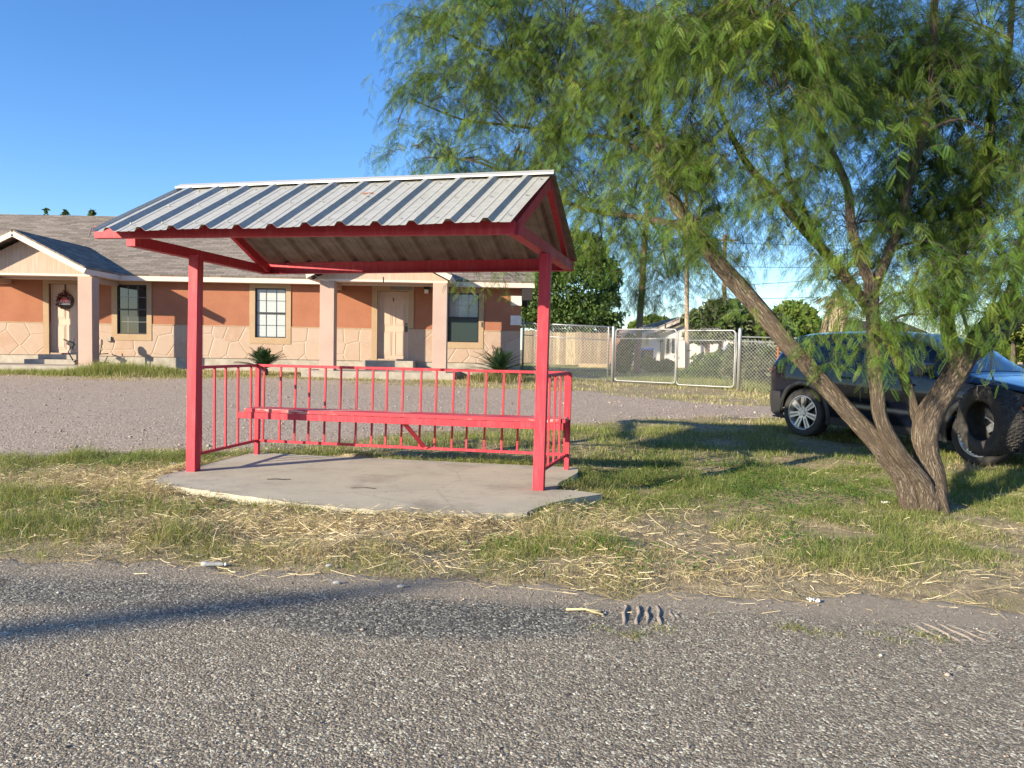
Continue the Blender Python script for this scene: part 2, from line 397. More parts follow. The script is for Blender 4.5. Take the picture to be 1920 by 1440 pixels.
# ================================================================== grass
def in_poly(x, y, poly, grow=0):
    c = np.zeros(x.shape, bool); n = len(poly); cx = sum(p[0] for p in poly)/n; cy = sum(p[1] for p in poly)/n
    P = [(cx+(p[0]-cx)*(1+grow), cy+(p[1]-cy)*(1+grow)) for p in poly]
    for i in range(n):
        (x0, y0), (x1, y1) = P[i], P[(i+1) % n]
        if y0 == y1: continue
        c ^= ((y0 > y) != (y1 > y)) & (x < (x1-x0)*(y-y0)/(y1-y0)+x0)
    return c
LUSH = np.array([(.115, .19, .04), (.155, .235, .05), (.095, .16, .035), (.20, .265, .065), (.25, .285, .09)])
def lush(x, y): return np.clip(sstep(.42, .72, fbm(x*.9, y*.9, 401))*.45+.65*np.exp(-((x-3.4)/2.8)**2-((y-8.3)/2.2)**2)+.45*np.exp(-((x+3.6)/1.6)**2-((y-9.0)/.6)**2), 0, 1)
GREEN = np.array([(.20, .25, .06), (.26, .30, .075), (.15, .21, .05), (.31, .335, .105), (.37, .36, .15)])
DRY = np.array([(.58, .475, .26), (.70, .60, .36), (.48, .39, .21), (.80, .71, .47), (.38, .30, .165)])
def blades(name, x, y, h, w, bend, col, label, mat=GRASSM, segs=3, zoff=0.0, cat='grass'):
    n = len(x); a = RNG.uniform(0, 6.28, n); la = RNG.uniform(0, 6.28, n)
    ts = np.array([0, .4, .75, 1.0]) if segs == 3 else np.array([0, .55, 1.0])
    z = gz(x, y)+zoff
    ca, sa = np.cos(a), np.sin(a); lx, ly = np.cos(la), np.sin(la)
    V = []
    for t in ts:
        px = x+lx*h*bend*t*t; py = y+ly*h*bend*t*t; pz = z-.01+h*t*np.maximum(.12, 1-.45*bend*t)
        ww = w*(1-.75*t)*.5
        if t < 1:
            V.append(np.stack([px-ca*ww, py-sa*ww, pz], -1)); V.append(np.stack([px+ca*ww, py+sa*ww, pz], -1))
        else: V.append(np.stack([px, py, pz], -1))
    V = np.stack(V, 1); m = V.shape[1]
    F = [(0, 1, 3), (0, 3, 2), (2, 3, 5), (2, 5, 4), (4, 5, 6)] if segs == 3 else [(0, 1, 3), (0, 3, 2), (2, 3, 4)]
    F = (np.array(F)[None]+(np.arange(n)*m)[:, None, None]).reshape(-1, 3)
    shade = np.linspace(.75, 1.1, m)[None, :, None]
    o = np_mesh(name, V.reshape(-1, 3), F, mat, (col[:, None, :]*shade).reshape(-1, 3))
    return tag(o, label, cat, kind='stuff')
def dryness(x, y):
    d = fbm(x*.75, y*.9, 71)*.75+fbm(x*2.6, y*2.6, 77)*.45-.12
    d += .42*np.exp(-((x+2.9)/1.2)**2-((y-7.0)/.75)**2)           # mown straw heaped left of the slab
    d += .30*np.exp(-((x+.6)/2.0)**2-((y-5.72)/.28)**2)           # and along its front edge
    d += .12*np.exp(-((x-1.4)/1.2)**2-((y-6.1)/.4)**2)
    d += .10*np.exp(-((x-2.2)/1.8)**2-((y-4.6)/.2)**2)
    d -= .22*np.exp(-((x-2.6)/2.4)**2-((y-8.2)/1.6)**2)           # greener under the tree
    d -= .22*np.exp(-((x+3.5)/2.6)**2-((y-8.8)/.6)**2)
    d -= .16*np.exp(-((x+2.2)/1.6)**2-((y-5.5)/.5)**2)
    d -= .25*sstep(8.8, 11, y)
    return d
def verge_points(n, y0, y1, x0, x1, p=1.0):
    y = y0+(y1-y0)*RNG.random(n)**p; x = RNG.uniform(x0, x1, n)
    k = (np.abs(x) < .72*y+2.4) & (y > road_edge(x)+.03*RNG.standard_normal(n)) & (y < lawn_near(x)+.25*RNG.standard_normal(n)) & ~in_poly(x, y, SLAB, -.022)
    return x[k], y[k]
x, y = verge_points(860000, 3.9, 9.2, -8.5, 9, .85)
e = y-road_edge(x)
cl = fbm(x*2.2, y*2.2, 81); d = dryness(x, y)
keep = RNG.random(len(x)) < np.clip((cl-.26)*4.0, .16, 1)*np.clip(e*3.5+.5, 0, 1)*np.where(d > .62, .75, 1)
x, y, cl, d, e = x[keep], y[keep], cl[keep], d[keep], e[keep]
isdry = RNG.random(len(x)) < sstep(.36, .74, d)*.78+.16
h = (.03+.12*RNG.random(len(x))**1.6)*(.35+2.0*np.clip(cl-.2, 0, 1)**1.3)*np.where(isdry, .8, 1)*np.clip(.5+e, .5, 1.05)*np.where(x > .9, .8, 1)
tall = RNG.random(len(x)) < .02; h[tall] *= 2.0
w = RNG.uniform(.0028, .0052, len(x)); bend = RNG.uniform(.1, 1.1, len(x))+isdry*.3
ci = RNG.integers(0, 5, len(x)); lu = lush(x, y)[:, None]; col = np.where(isdry[:, None], DRY[ci], GREEN[ci]*(1-lu)+LUSH[ci]*lu)*RNG.uniform(.75, 1.2, (len(x), 1))
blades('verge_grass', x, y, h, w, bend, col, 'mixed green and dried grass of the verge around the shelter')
# farther verge, to the gravel
x, y = verge_points(270000, 9.0, 16, -8, 12.5, 1.0)
cl = fbm(x*1.6, y*1.6, 91); d = dryness(x, y)+.10*sstep(12, 14, y)
edge = lawn_near(x)-y
keep = RNG.random(len(x)) < np.clip((cl-.28)*3, .10, 1)*np.clip(edge*.9+.15, .05, 1); x, y, cl, d = x[keep], y[keep], cl[keep], d[keep]
isdry = RNG.random(len(x)) < sstep(.30, .62, d)*.8+.06
ci = RNG.integers(0, 5, len(x)); lu = lush(x, y)[:, None]; col = np.where(isdry[:, None], DRY[ci], GREEN[ci]*(1-lu)+LUSH[ci]*lu)*RNG.uniform(.75, 1.2, (len(x), 1))
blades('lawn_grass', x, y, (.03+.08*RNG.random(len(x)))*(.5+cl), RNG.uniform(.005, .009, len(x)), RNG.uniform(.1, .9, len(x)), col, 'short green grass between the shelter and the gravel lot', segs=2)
# straw lying flat
def straw(name, x, y, L, label, lift):
    n = len(x); a = RNG.uniform(0, 6.28, n); p = RNG.normal(.12, .30, n); w = RNG.uniform(.0008, .0018, n)
    z = gz(x, y)+lift*RNG.random(n)**1.5+.006
    dx, dy, dz = np.cos(a)*np.cos(p), np.sin(a)*np.cos(p), np.sin(p)
    cur = RNG.normal(0, .16, n)
    V = []
    for t in (-.5, 0, .5):
        for s in (-1, 1):
            V.append(np.stack([x+dx*L*t-dy*(w*s*.5+cur*L*(t*t-.1)), y+dy*L*t+dx*(w*s*.5+cur*L*(t*t-.1)), np.maximum(z+dz*L*t, gz0(x, y)+.002)+.0012*s], -1))
    V = np.stack(V, 1); F = (np.array([(0, 1, 3, 2), (2, 3, 5, 4)])[None]+(np.arange(n)*6)[:, None, None]).reshape(-1, 4)
    c = (DRY[RNG.integers(0, 5, n)]*RNG.uniform(.55, 1.15, (n, 1)))
    return tag(np_mesh(name, V.reshape(-1, 3), F, STRAWM, np.repeat(c, 6, 0)), label, 'straw', kind='stuff')
x, y = verge_points(240000, 4.1, 9.4, -8, 8.5, .9); d = dryness(x, y)
keep = RNG.random(len(x)) < (sstep(.36, .85, d)*.62+.05)*(.2+1.5*fbm(x*4, y*4, 305))*np.where(x > .9, .26, 1.15); x, y = x[keep], y[keep]
straw('dry_straw', x, y, RNG.gamma(2.0, .026, len(x))+.018, 'dry mown straw lying in drifts on the verge', .055)
n = 420; x = RNG.uniform(-3.6, 4.2, n)+.4*np.sin(RNG.uniform(0, 40, n)); y = road_edge(x)-.02-.55*RNG.random(n)**2.2
straw('stray_straw', x, y, RNG.gamma(3, .03, n)+.03, 'single straws blown onto the edge of the road', .004)
n = 70; x = RNG.uniform(-3, .6, n); y = 6.2+2.6*RNG.random(n)**2
k_ = in_poly(x, y, SLAB, -.06)
# broad-leaved clover
x, y = verge_points(60000, 4.6, 12, -5, 8, .9)
m = fbm(x*1.5, y*1.5, 101)+.42*np.exp(-((x-2.4)/2.2)**2-((y-7.9)/1.5)**2)+.18*np.exp(-((x-1.5)/1.6)**2-((y-5.4)/.4)**2)
keep = RNG.random(len(x)) < sstep(.60, .95, m)*.85; x, y = x[keep], y[keep]; n = len(x)
z = gz(x, y)+.02+.05*RNG.random(n); V = []; r_ = RNG.uniform(.011, .022, n); a0 = RNG.uniform(0, 6.28, n)
for q in range(3):
    a = a0+q*2.09; tl = RNG.uniform(.1, .9, n)
    c_, s_ = np.cos(a), np.sin(a)
    for (u_, v_, k2) in ((0, 0, 0), (.6, -.55, .5), (1.25, 0, 1), (.6, .55, .5)):
        V.append(np.stack([x+r_*(u_*c_-v_*s_), y+r_*(u_*s_+v_*c_), z+r_*k2*tl*.9], -1))
V = np.stack(V, 1); F = (np.arange(12).reshape(3, 4)[None]+(np.arange(n)*12)[:, None, None]).reshape(-1, 4)
c = np.array([(.12, .23, .04), (.15, .27, .05), (.09, .18, .035)])[RNG.integers(0, 3, n)]*RNG.uniform(.8, 1.25, (n, 1))
tag(np_mesh('clover', V.reshape(-1, 3), F, GRASSM, np.repeat(c, 12, 0)), 'low broad-leaved clover spreading through the grass by the tree', 'clover', kind='stuff')
# strip along the house: tall unmown grass at the left porch, short elsewhere
n = 90000; x = RNG.uniform(-16, 1.0, n); y = RNG.uniform(19.6, 23.3, n)
hb = .10*np.exp(-((x+10.6)/1.4)**4-((y-21.3)/.55)**4)*3.4+.12*np.exp(-((x+12.6)/2.2)**4-((y-21.0)/.4)**4)
cl = fbm(x*1.3, y*1.8, 111)
keep = (y > lawn_far(x)-.5+.8*(fbm(x*1.5, y, 115)-.4)) & (RNG.random(n) < np.clip((cl-.3)*3+hb*6, .1, 1)) & ~((y > 21.35) & (x < -11.7)) & ~((y > 21.25) & (x > -6) & (x < -1.6))
x, y, hb, cl = x[keep], y[keep], hb[keep], cl[keep]; n = len(x)
isdry = RNG.random(n) < np.clip(.55-hb*3+(fbm(x*.8, y*2, 121)-.5), .03, .8)
ci = RNG.integers(0, 5, n); col = np.where(isdry[:, None], DRY[ci]*.9, GREEN[ci])*RNG.uniform(.8, 1.2, (n, 1))
blades('house_grass', x, y, (.03+.06*RNG.random(n))+hb*RNG.uniform(.6, 1.25, n), RNG.uniform(.008, .014, n), RNG.uniform(.1, .7, n), col, 'grass strip in front of the houses, tall and green by the left porch', segs=2)
# weeds along the gate and lawn behind the fence
n = 130000; x = RNG.uniform(.2, 12, n); y = 16.5+27*RNG.random(n)**1.5
fl = 23.2-.82*np.maximum(0, x-3)                                   # line of the fence
cl = fbm(x*1.2, y*1.2, 131)
near = y < fl-.1
keep = (y > lawn_far(x)-.3) & (RNG.random(n) < np.where(near, np.clip((cl-.38)*3, .04, .8), np.clip((cl-.2)*3, .25, 1))) & ~((y > 24) & (y < 28.5) & (x < 4.0) & (cl < .5))
x, y, cl, fl = x[keep], y[keep], cl[keep], fl[keep]; n = len(x)
hb = .30*np.exp(-((x-5.6)/1.9)**4)*np.exp(-((y-fl-.9)/.8)**2)+.2*np.exp(-((x-6.5)/.9)**2-((y-fl+.1)/.3)**2)
isdry = RNG.random(n) < np.where(y < fl, .5, .12)*np.where(hb > .1, .2, 1)
ci = RNG.integers(0, 5, n); col = np.where(isdry[:, None], DRY[ci], GREEN[ci])*RNG.uniform(.8, 1.2, (n, 1))
blades('fence_grass', x, y, (.04+.08*RNG.random(n))+hb*RNG.uniform(.5, 1.3, n), RNG.uniform(.009, .016, n), RNG.uniform(.1, .7, n), col, 'grass and weeds along the chain link fence and in the yard behind it', segs=2)
# small tufts growing through the silt at the road edge
for (px, py, lab) in ((1215, 1188, 'small grass tuft on the road edge at the deep tyre print'), (1470, 1185, 'straggling grass tuft on the road edge between both tyre prints'), (1715, 1200, 'low grass tuft on the road edge left of the faint tyre print')):
    c0 = atz(px, py, .0); n = 260
    cx_ = RNG.uniform(-.26, .26, 7)[RNG.integers(0, 7, n)]; x = c0[0]+cx_+RNG.normal(0, .035, n); y = c0[1]+.12*np.sin(cx_*23)*.5+RNG.normal(0, .028, n); ci = RNG.integers(0, 5, n)
    isdry = RNG.random(n) < .35
    blades('grass_tuft', x, y, RNG.uniform(.012, .04, n), RNG.uniform(.002, .004, n), RNG.uniform(.5, 1.8, n), np.where(isdry[:, None], DRY[ci], GREEN[ci]), lab, zoff=.034, cat='grass tuft')
# ================================================================== BUS SHELTER
def red_mat():
    k = Mat('red_paint'); c = k.co(); n = k.noise(c, 5, 5); n2 = k.noise(c, 40, 4)
    col = k.mix(k.maprange(n, .3, .7), (0.44, 0.0352, 0.0546), (0.493, 0.0458, 0.066))
    col = k.mix(k.maprange(n2, .66, .74), col, (0.334, 0.022, 0.0352))
    st = k.noise(k.co(9, 9, .8), 3, 5, .7); col = k.mix(k.maprange(st, .5, .75, 0, .55), col, (.60, .14, .165))
    ch = k.noise(c, 75, 2); col = k.mix(k.maprange(ch, .705, .73, 0, .8), col, (.20, .07, .05))
    k.bump(n2, .12, .003)
    return k.set(col, k.maprange(n, .3, .7, .45, .62), 0, .22)
RED = red_mat()
def bench_mat():
    k = Mat('worn_red_paint'); c = k.co(.6, 4, 4); n = k.noise(c, 3.2, 6, .7); c2 = k.co(); n2 = k.noise(c2, 2.0, 3)
    ge = k.n('NewGeometry'); sp = k.n('SeparateXYZ'); k.l(ge.outputs['Position'], sp.inputs[0])
    worn = k.math('MULTIPLY', k.maprange(n, .52, .60), k.maprange(n2, .42, .6))
    col = k.mix(worn, (0.458, 0.0396, 0.0598), (0.581, 0.484, 0.414)); return k.set(col, .55, 0, .35)
k = Mat('galvanized_sheet'); c = k.co(); c_ = k.co(1.4, 1.4, .35); n = k.noise(c_, 8, 6, .65); n2 = k.noise(c, 45, 4); v = k.voro(c, 38)
col = k.mix(k.maprange(n, .35, .68), (.46, .46, .425), (.35, .35, .325)); col = k.mix(k.maprange(n2, .60, .72, 0, .55), col, (.33, .32, .30))
sc_ = k.n('SeparateColor'); k.l(v.outputs['Color'], sc_.inputs[0]); col = k.mix(k.maprange(sc_.outputs[0], .75, .9, 0, .25), col, (.58, .575, .56))
k.bump(n2, .08, .002); SHEET = k.set(col, k.maprange(n, .3, .7, .42, .62), .18, .5)

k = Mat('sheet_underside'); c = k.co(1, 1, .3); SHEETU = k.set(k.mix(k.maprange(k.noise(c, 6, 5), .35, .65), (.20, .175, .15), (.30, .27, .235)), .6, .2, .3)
PL = Vector((-3.206, 7.722, .1)); PR = Vector((.264, 7.042, .1)); RL = Vector((-2.985, 9.0, .1)); RR = Vector((.605, 8.27, .1))
TL = Vector((-3.19, 7.76, 2.265)); TR = Vector((.287, 7.065, 2.265))
FL = Vector([float(q) for q in at(192, 436, 6.69)]); FR = Vector([float(q) for q in at(966, 427, 6.03)]); BL = Vector((-3.121, 9.631, 2.315)); BR = Vector((.625, 8.552, 2.315))
GL = Vector((-3.40, 7.98, 2.96)); GR = Vector((.318, 7.05, 2.96))
U = (PR-PL); U.z = 0; U.normalize(); Vv = Vector((-U.y, U.x, 0))
sh = empty('bus_shelter', (-1.45, 7.9, .1), 'open red steel shelter with a ribbed metal gable roof on a concrete slab', 'bus shelter')
for a, b in ((PL, TL), (PR, TR)):
    m = MB(); m.beam(a, b, .102, .102, up=Vv); m.build('post', RED, sh, .004)
m = MB(); m.beam(FL-U*.06, FR, .055, .105); m.build('front_beam', RED, sh, .003)
m = MB(); m.beam(BL-U*.02+Vector((0, 0, .018)), BR+U*.03+Vector((0, 0, .018)), .055, .14); m.beam(BL+Vector((0, -.04, -.05)), BR+Vector((0, -.04, -.05)), .10, .008); m.build('rear_beam', RED, sh, .003)
TF = atz(240, 450, 2.315); TF = Vector([float(q) for q in TF])
for a, b in ((TF+Vector((0, .05, 0)), BL+Vector((.02, -.05, 0))), (FR+Vector((-.01, .05, 0)), BR+Vector((-.03, -.05, 0)))):
    m = MB(); m.beam(a, b, .09, .1); m.build('tie_beam', RED, sh, .003)
for g_, f_, b_ in ((GL, FL, BL), (GR, FR, BR)):
    for e in (f_, b_):
        m = MB(); d = (e-g_).normalized(); off_ = (U*.10 if g_ is GL else U*-.02)-Vector((0, 0, .055)); m.beam(g_+d*.05+off_, e-d*.06+off_+Vector((0, 0, .03)), .05, .09); m.build('rafter', RED, sh, .003)
m = MB(); m.beam(GL-Vector((0, 0, .07)), GR-Vector((0, 0, .07)), .06, .10); m.build('ridge_beam', RED, sh, .003)
def rib_profile(L, pitch=.305):
    out = [(0, 0)]; s = .14
    while s < L-.05:
        out += [(s-.052, 0), (s-.020, .034), (s+.020, .034), (s+.052, 0)]
        for q in (.10, .20):
            t = s+q
            if t < L-.04: out += [(t-.014, 0), (t-.006, .004), (t+.006, .004), (t+.014, 0)]
        s += pitch
    out.append((L, 0)); return out
def sheet(g0, g1, e0, e1, name, ragged=0):
    m = MB(); L = ((g1-g0).length+(e1-e0).length)/2; prof = rib_profile(L); rows = 6
    nrm = (g1-g0).cross(e0-g0).normalized()
    if nrm.z < 0: nrm = -nrm
    vs = []
    for j in range(rows):
        t = j/(rows-1)
        for (s, h) in prof:
            u = s/L; p = (g0.lerp(g1, u)).lerp(e0.lerp(e1, u), t)
            vs.append(p+nrm*h+Vector((0, 0, .004*math.sin(u*19+t*3)))*t)
    n = len(prof)
    m.add(vs, [(j*n+i, j*n+i+1, (j+1)*n+i+1, (j+1)*n+i) for j in range(rows-1) for i in range(n-1)])
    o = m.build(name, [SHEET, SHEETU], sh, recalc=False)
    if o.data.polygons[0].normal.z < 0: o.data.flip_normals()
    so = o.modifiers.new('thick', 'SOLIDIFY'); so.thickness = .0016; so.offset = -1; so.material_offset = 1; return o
up = Vector((0, 0, .058))
eFL = Vector([float(q) for q in at(176, 434, 6.44)]); eFR = Vector([float(q) for q in at(957, 416, 5.80)])
eBL = BL-U*.10+Vv*.04+up; eBR = BR+U*.07+Vv*.05+up
sheet(GL-U*.03+Vector((0, 0, .012)), GR+Vector((0, 0, .012)), eFL, eFR, 'roof_panel')
sheet(GL-U*.03+Vector((0, 0, .012)), GR+U*.04+Vector((0, 0, .012)), eBL, eBR, 'roof_panel')
m = MB(); gu = (GR-GL).normalized()
for e in (FL, BL):
    d = (e-GL).normalized(); a = GL-U*.05+Vector((0, 0, .058)); b = GR+U*.03+Vector((0, 0, .058))
    m.add([a, b, b+d*.10, a+d*.10, a+d*.10-Vector((0, 0, .012)), b+d*.10-Vector((0, 0, .012))], [(0, 1, 2, 3), (3, 2, 5, 4)])
k = Mat('ridge_flashing'); RIDGE = k.set((.56, .555, .53), .45, .35, .5)
o = m.build('ridge_cap', RIDGE, sh, recalc=False); o.modifiers.new('t', 'SOLIDIFY').thickness = .002
# folded rake flashing at the left end, bent down at its tip
m = MB(); a = GL-U*.028+Vector((0, 0, .010)); b = eFL+Vector((0, 0, -.002))
m.add([a, b, b-U*.012+Vector((0, 0, .03)), a-U*.012+Vector((0, 0, .03))], [(0, 1, 2, 3)])
m.add([b-U*.012+Vector((0, 0, .03)), b-U*.004-Vv*.03+Vector((0, 0, .03)), b-U*.012-Vv*.045+Vector((0, 0, -.04)), b-U*.034-Vv*.03+Vector((0, 0, -.065)), b-U*.03+Vector((0, 0, -.02))], [(0, 1, 2, 3, 4)])
o = m.build('rake_flashing', RIDGE, sh, recalc=False); o.modifiers.new('t', 'SOLIDIFY').thickness = .002
# roofing screws
k = Mat('screw_head'); SCR = k.set((.28, .27, .26), .5, .6); s0 = None
for t in (.12, .5, .9):
    for i in range(12):
        u = .07+i*.0833; p = (GL.lerp(GR, u)).lerp(eFL.lerp(eFR, u), t)+Vector((0, 0, .02))
        if s0 is None:
            m = MB(); m.box(p, (.013, .013, .012)); s0 = m.build('screw', SCR, sh); s0p = p
        else:
            s1 = s0.copy(); COL.objects.link(s1); s1.location = s0.location+(p-s0p)
# railings
ZT, ZB = 1.145, .262
def railing(a, b, n, name_lean, seed):
    r = random.Random(seed)
    m = MB(); m.beam(Vector((a.x, a.y, ZT)), Vector((b.x, b.y, ZT)), .042, .030); top = m.build('railing', RED, sh, .002)
    m = MB(); m.beam(Vector((a.x, a.y, ZB)), Vector((b.x, b.y, ZB)), .03, .03); m.build('bottom_rail', RED, top, .002)
    for i in range(n):
        t = (i+.45+r.uniform(-.08, .08))/n*.985+.0; p = a.lerp(b, t); q = a.lerp(b, t+name_lean*.03)
        m = MB(); m.beam(Vector((p.x, p.y, ZB)), Vector((q.x, q.y, ZT)), .020, .020, up=Vv); m.build('baluster', RED, top)
for p in (RL, RR):
    m = MB(); m.beam(p, Vector((p.x+.012, p.y, ZT)), .052, .052, up=Vv); m.build('railing_post', RED, sh, .002)
railing(RL, RR, 19, .16, 1); railing(PL, RL, 5, .1, 2); railing(PR, RR, 5, .1, 3)
# bench
BW = bench_mat(); ba = Vector((-2.985, 8.50, .60)); bb_ = Vector((.50, 7.86, .60))
o_ = Vector((0, 0, 0)); dn = Vv
m = MB(); m.beam(ba+dn*.18+Vector((0, 0, .058)), bb_+dn*.18+U*.05+Vector((0, 0, .058)), .30, .038); seat = m.build('bench_seat', BW, sh, .003)
m = MB(); m.beam(ba-U*.06+dn*.045, bb_+U*.03+dn*.045, .045, .068); m.build('bench_beam', RED, sh, .003)
mid = ba.lerp(bb_, .525)
m = MB(); m.beam(mid+dn*.06-Vector((0, 0, .03)), mid+U*.115+dn*.40+Vector((0, 0, -.32)), .05, .008, up=Vv); m.build('brace', RED, sh)
# concrete slab the shelter stands on
k = Mat('slab_concrete'); c = k.co(); n = k.noise(c, 2.2, 6); n2 = k.noise(c, 30, 5); cs = k.co(1, 7, 1, .15); n3 = k.noise(cs, 6, 4)
col = k.mix(k.maprange(n, .3, .7), (0.466, 0.432, 0.348), (0.372, 0.343, 0.276)); col = k.mix(k.maprange(n3, .45, .7, 0, .4), col, (0.512, 0.481, 0.392)); col = k.mix(k.maprange(n2, .62, .75, 0, .5), col, (0.217, 0.196, 0.16))
dr = k.noise(c, 1.1, 5, .65); col = k.mix(k.maprange(dr, .52, .68, 0, .55), col, (.24, .205, .165)); sp9 = k.noise(c, 13, 4); col = k.mix(k.maprange(sp9, .62, .7, 0, .5), col, (.22, .19, .16)); ck = k.voro(k.co(), .55, 'DISTANCE_TO_EDGE'); col = k.mix(k.maprange(k.math('ADD', ck.outputs['Distance'], k.math('MULTIPLY', k.math('SUBTRACT', n2, .5), .03)), .002, .006, .22, 0), col, (.16, .15, .135))
k.bump(k.math('ADD', n2, k.math('MULTIPLY', n3, 1.5)), .35, .006); CONC = k.set(col, .9, 0, .2)
P2 = []
rr = random.Random(4)
for i in range(len(SLAB)):
    a, b = Vector(SLAB[i]), Vector(SLAB[(i+1) % len(SLAB)]); n_ = max(1, int((b-a).length/.09))
    for q in range(n_): p = a.lerp(b, q/n_); P2.append((p.x+rr.uniform(-.012, .012), p.y+rr.uniform(-.012, .012)))
m = MB(); m.prism(P2, 'z', -.12, .1); slab = m.build('concrete_slab', CONC); tag(slab, 'rough grey concrete slab with a broken front edge under the red shelter', 'slab')

# ================================================================== HOUSES
WY = 23.5
def stucco(name, a, b, c3):
    k = Mat(name); c = k.co(); n = k.noise(c, 1.6, 5); n2 = k.noise(c, 14, 5, .65); n3 = k.noise(c, 70, 3)
    col = k.mix(k.maprange(n, .3, .7), a, b); col = k.mix(k.maprange(n2, .58, .72, 0, .6), col, c3)
    k.bump(k.math('ADD', n2, n3), .3, .01); return k.set(col, .92, 0, .15)
RUST = stucco('rust_stucco', (.285, .118, .070), (.335, .145, .088), (.42, .215, .14))
CREAM = stucco('cream_stucco', (0.403, 0.294, 0.249), (0.444, 0.333, 0.282), (0.37, 0.269, 0.225))
TRIMT = stucco('tan_trim', (0.352, 0.248, 0.152), (0.4, 0.292, 0.192), (0.456, 0.352, 0.24))
k = Mat('stone_veneer'); tc = k.n('TexCoord'); sp_ = k.n('SeparateXYZ'); k.l(tc.outputs['Object'], sp_.inputs[0]); cb = k.n('CombineXYZ'); k.l(sp_.outputs[0], cb.inputs[0]); k.l(sp_.outputs[2], cb.inputs[1])
v = k.voro(cb.outputs[0], 1.75, 'F1', '2D', .9); e = k.voro(cb.outputs[0], 1.75, 'DISTANCE_TO_EDGE', '2D', .9)
s_ = k.n('SeparateColor'); k.l(v.outputs['Color'], s_.inputs[0])
col = k.ramp(s_.outputs[0], [(0, (0.344, 0.19, 0.102)), (.3, (0.399, 0.269, 0.17)), (.6, (0.413, 0.302, 0.211)), (.85, (0.358, 0.236, 0.15)), (1, (0.427, 0.321, 0.238))])
nn = k.noise(cb.outputs[0], 6, 5, .65); col = k.mix(k.maprange(k.noise(cb.outputs[0], 2.6, 4), .42, .62, 0, .5), col, (0.43, 0.328, 0.264)); col = k.mix(k.maprange(nn, .5, .7, 0, .6), col, (0.454, 0.341, 0.245)); col = k.mix(k.maprange(nn, .28, .4, .4, 0), col, (0.31, 0.157, 0.0816))
col = k.mix(k.maprange(e.outputs['Distance'], .012, .026, .75, 0), col, (0.482, 0.367, 0.265)); col = k.mix(.42, col, (0.396, 0.316, 0.276)); k.bump(k.maprange(e.outputs['Distance'], 0, .05), .6, .02); STONEV = k.set(col, .9, 0, .2)
k = Mat('foundation_concrete'); c = k.co(); FOUND = k.set(k.mix(k.maprange(k.noise(c, 4, 6), .35, .65), (0.288, 0.256, 0.216), (0.4, 0.36, 0.304)), .9)
k = Mat('pink_white_fascia'); c = k.co(); FASC = k.set(k.mix(k.noise(c, 3, 4), (0.592, 0.48, 0.416), (0.64, 0.536, 0.464)), .7)
def shingles(name, vecsel):
    k = Mat(name); tc = k.n('TexCoord'); sp_ = k.n('SeparateXYZ'); k.l(tc.outputs['Object'], sp_.inputs[0]); cb = k.n('CombineXYZ')
    k.l(sp_.outputs[vecsel[0]], cb.inputs[0]); k.l(k.math('MULTIPLY', sp_.outputs[vecsel[1]], 1.118), cb.inputs[1])
    wob = k.n('TexNoise', Scale=1.3, Detail=2); k.l(cb.outputs[0], wob.inputs['Vector'])
    ad = k.n('VectorMath'); ad.operation = 'ADD'; k.l(cb.outputs[0], ad.inputs[0]); sc2 = k.n('VectorMath'); sc2.operation = 'SCALE'; sc2.inputs['Scale'].default_value = .03; k.l(wob.outputs['Color'], sc2.inputs[0]); k.l(sc2.outputs[0], ad.inputs[1])
    br = k.n('TexBrick'); br.offset = .42; br.inputs['Scale'].default_value = 1; br.inputs['Brick Width'].default_value = .36; br.inputs['Row Height'].default_value = .145; br.inputs['Mortar Size'].default_value = .007; br.inputs['Mortar Smooth'].default_value = .3
    br.inputs['Color1'].default_value = (.165, .137, .112, 1); br.inputs['Color2'].default_value = (.33, .28, .23, 1); br.inputs['Mortar'].default_value = (.05, .04, .034, 1); k.l(ad.outputs[0], br.inputs['Vector'])
    n = k.noise(cb.outputs[0], 1.1, 4); n2 = k.noise(cb.outputs[0], 40, 3); col = k.mix(k.maprange(n, .3, .7, 0, .35), br.outputs[0], (.25, .215, .18)); col = k.mix(k.maprange(n2, .4, .7, 0, .3), col, (.13, .11, .095))
    fr = k.math('FRACT', k.math('DIVIDE', k.math('MULTIPLY', sp_.outputs[vecsel[1]], 1.118), .145)); k.bump(k.math('ADD', k.math('SUBTRACT', 1, fr), k.math('MULTIPLY', br.outputs['Fac'], -.5)), .7, .02)
    return k.set(col, .95, 0, .12)
SHIN = shingles('roof_shingle', (0, 1)); SHINX = shingles('porch_shingle', (1, 0))
k = Mat('window_glass'); GLASS = k.set((.016, .022, .026), .04, 0, .8)
k = Mat('window_screen'); SCREEN = k.set((.028, .045, .042), .35, 0, .5)
k = Mat('dark_bronze_frame'); BRONZE = k.set((.03, .03, .033), .4, .2)
k = Mat('white_blind'); c = k.co(); w = k.n('TexWave', Scale=7.5, Distortion=0); w.bands_direction = 'Z'; k.l(c, w.inputs['Vector']); BLIND = k.set(k.mix(w.outputs['Fac'], (.34, .38, .39), (.47, .50, .50)), .35, 0, .6)
k = Mat('door_paint'); c = k.co(); DOORM = k.set(k.mix(k.noise(c, 2, 4), (0.492, 0.353, 0.271), (0.541, 0.394, 0.303)), .5)
k = Mat('grey_wood'); c = k.co(1, 1, .3); GREYW = k.set(k.mix(k.noise(c, 20, 5), (.10, .095, .085), (.30, .28, .25)), .9)
k = Mat('black_metal'); BLACK = k.set((.018, .018, .02), .4, .3)
k = Mat('brass'); BRASS = k.set((.10, .075, .045), .35, .8)
k = Mat('white_plastic'); WHITE = k.set((.74, .74, .72), .4)
house = empty('house', (-7.5, WY, .45), 'long one-storey house with rust stucco, stone base, shingle roof and two gabled porches', 'house')
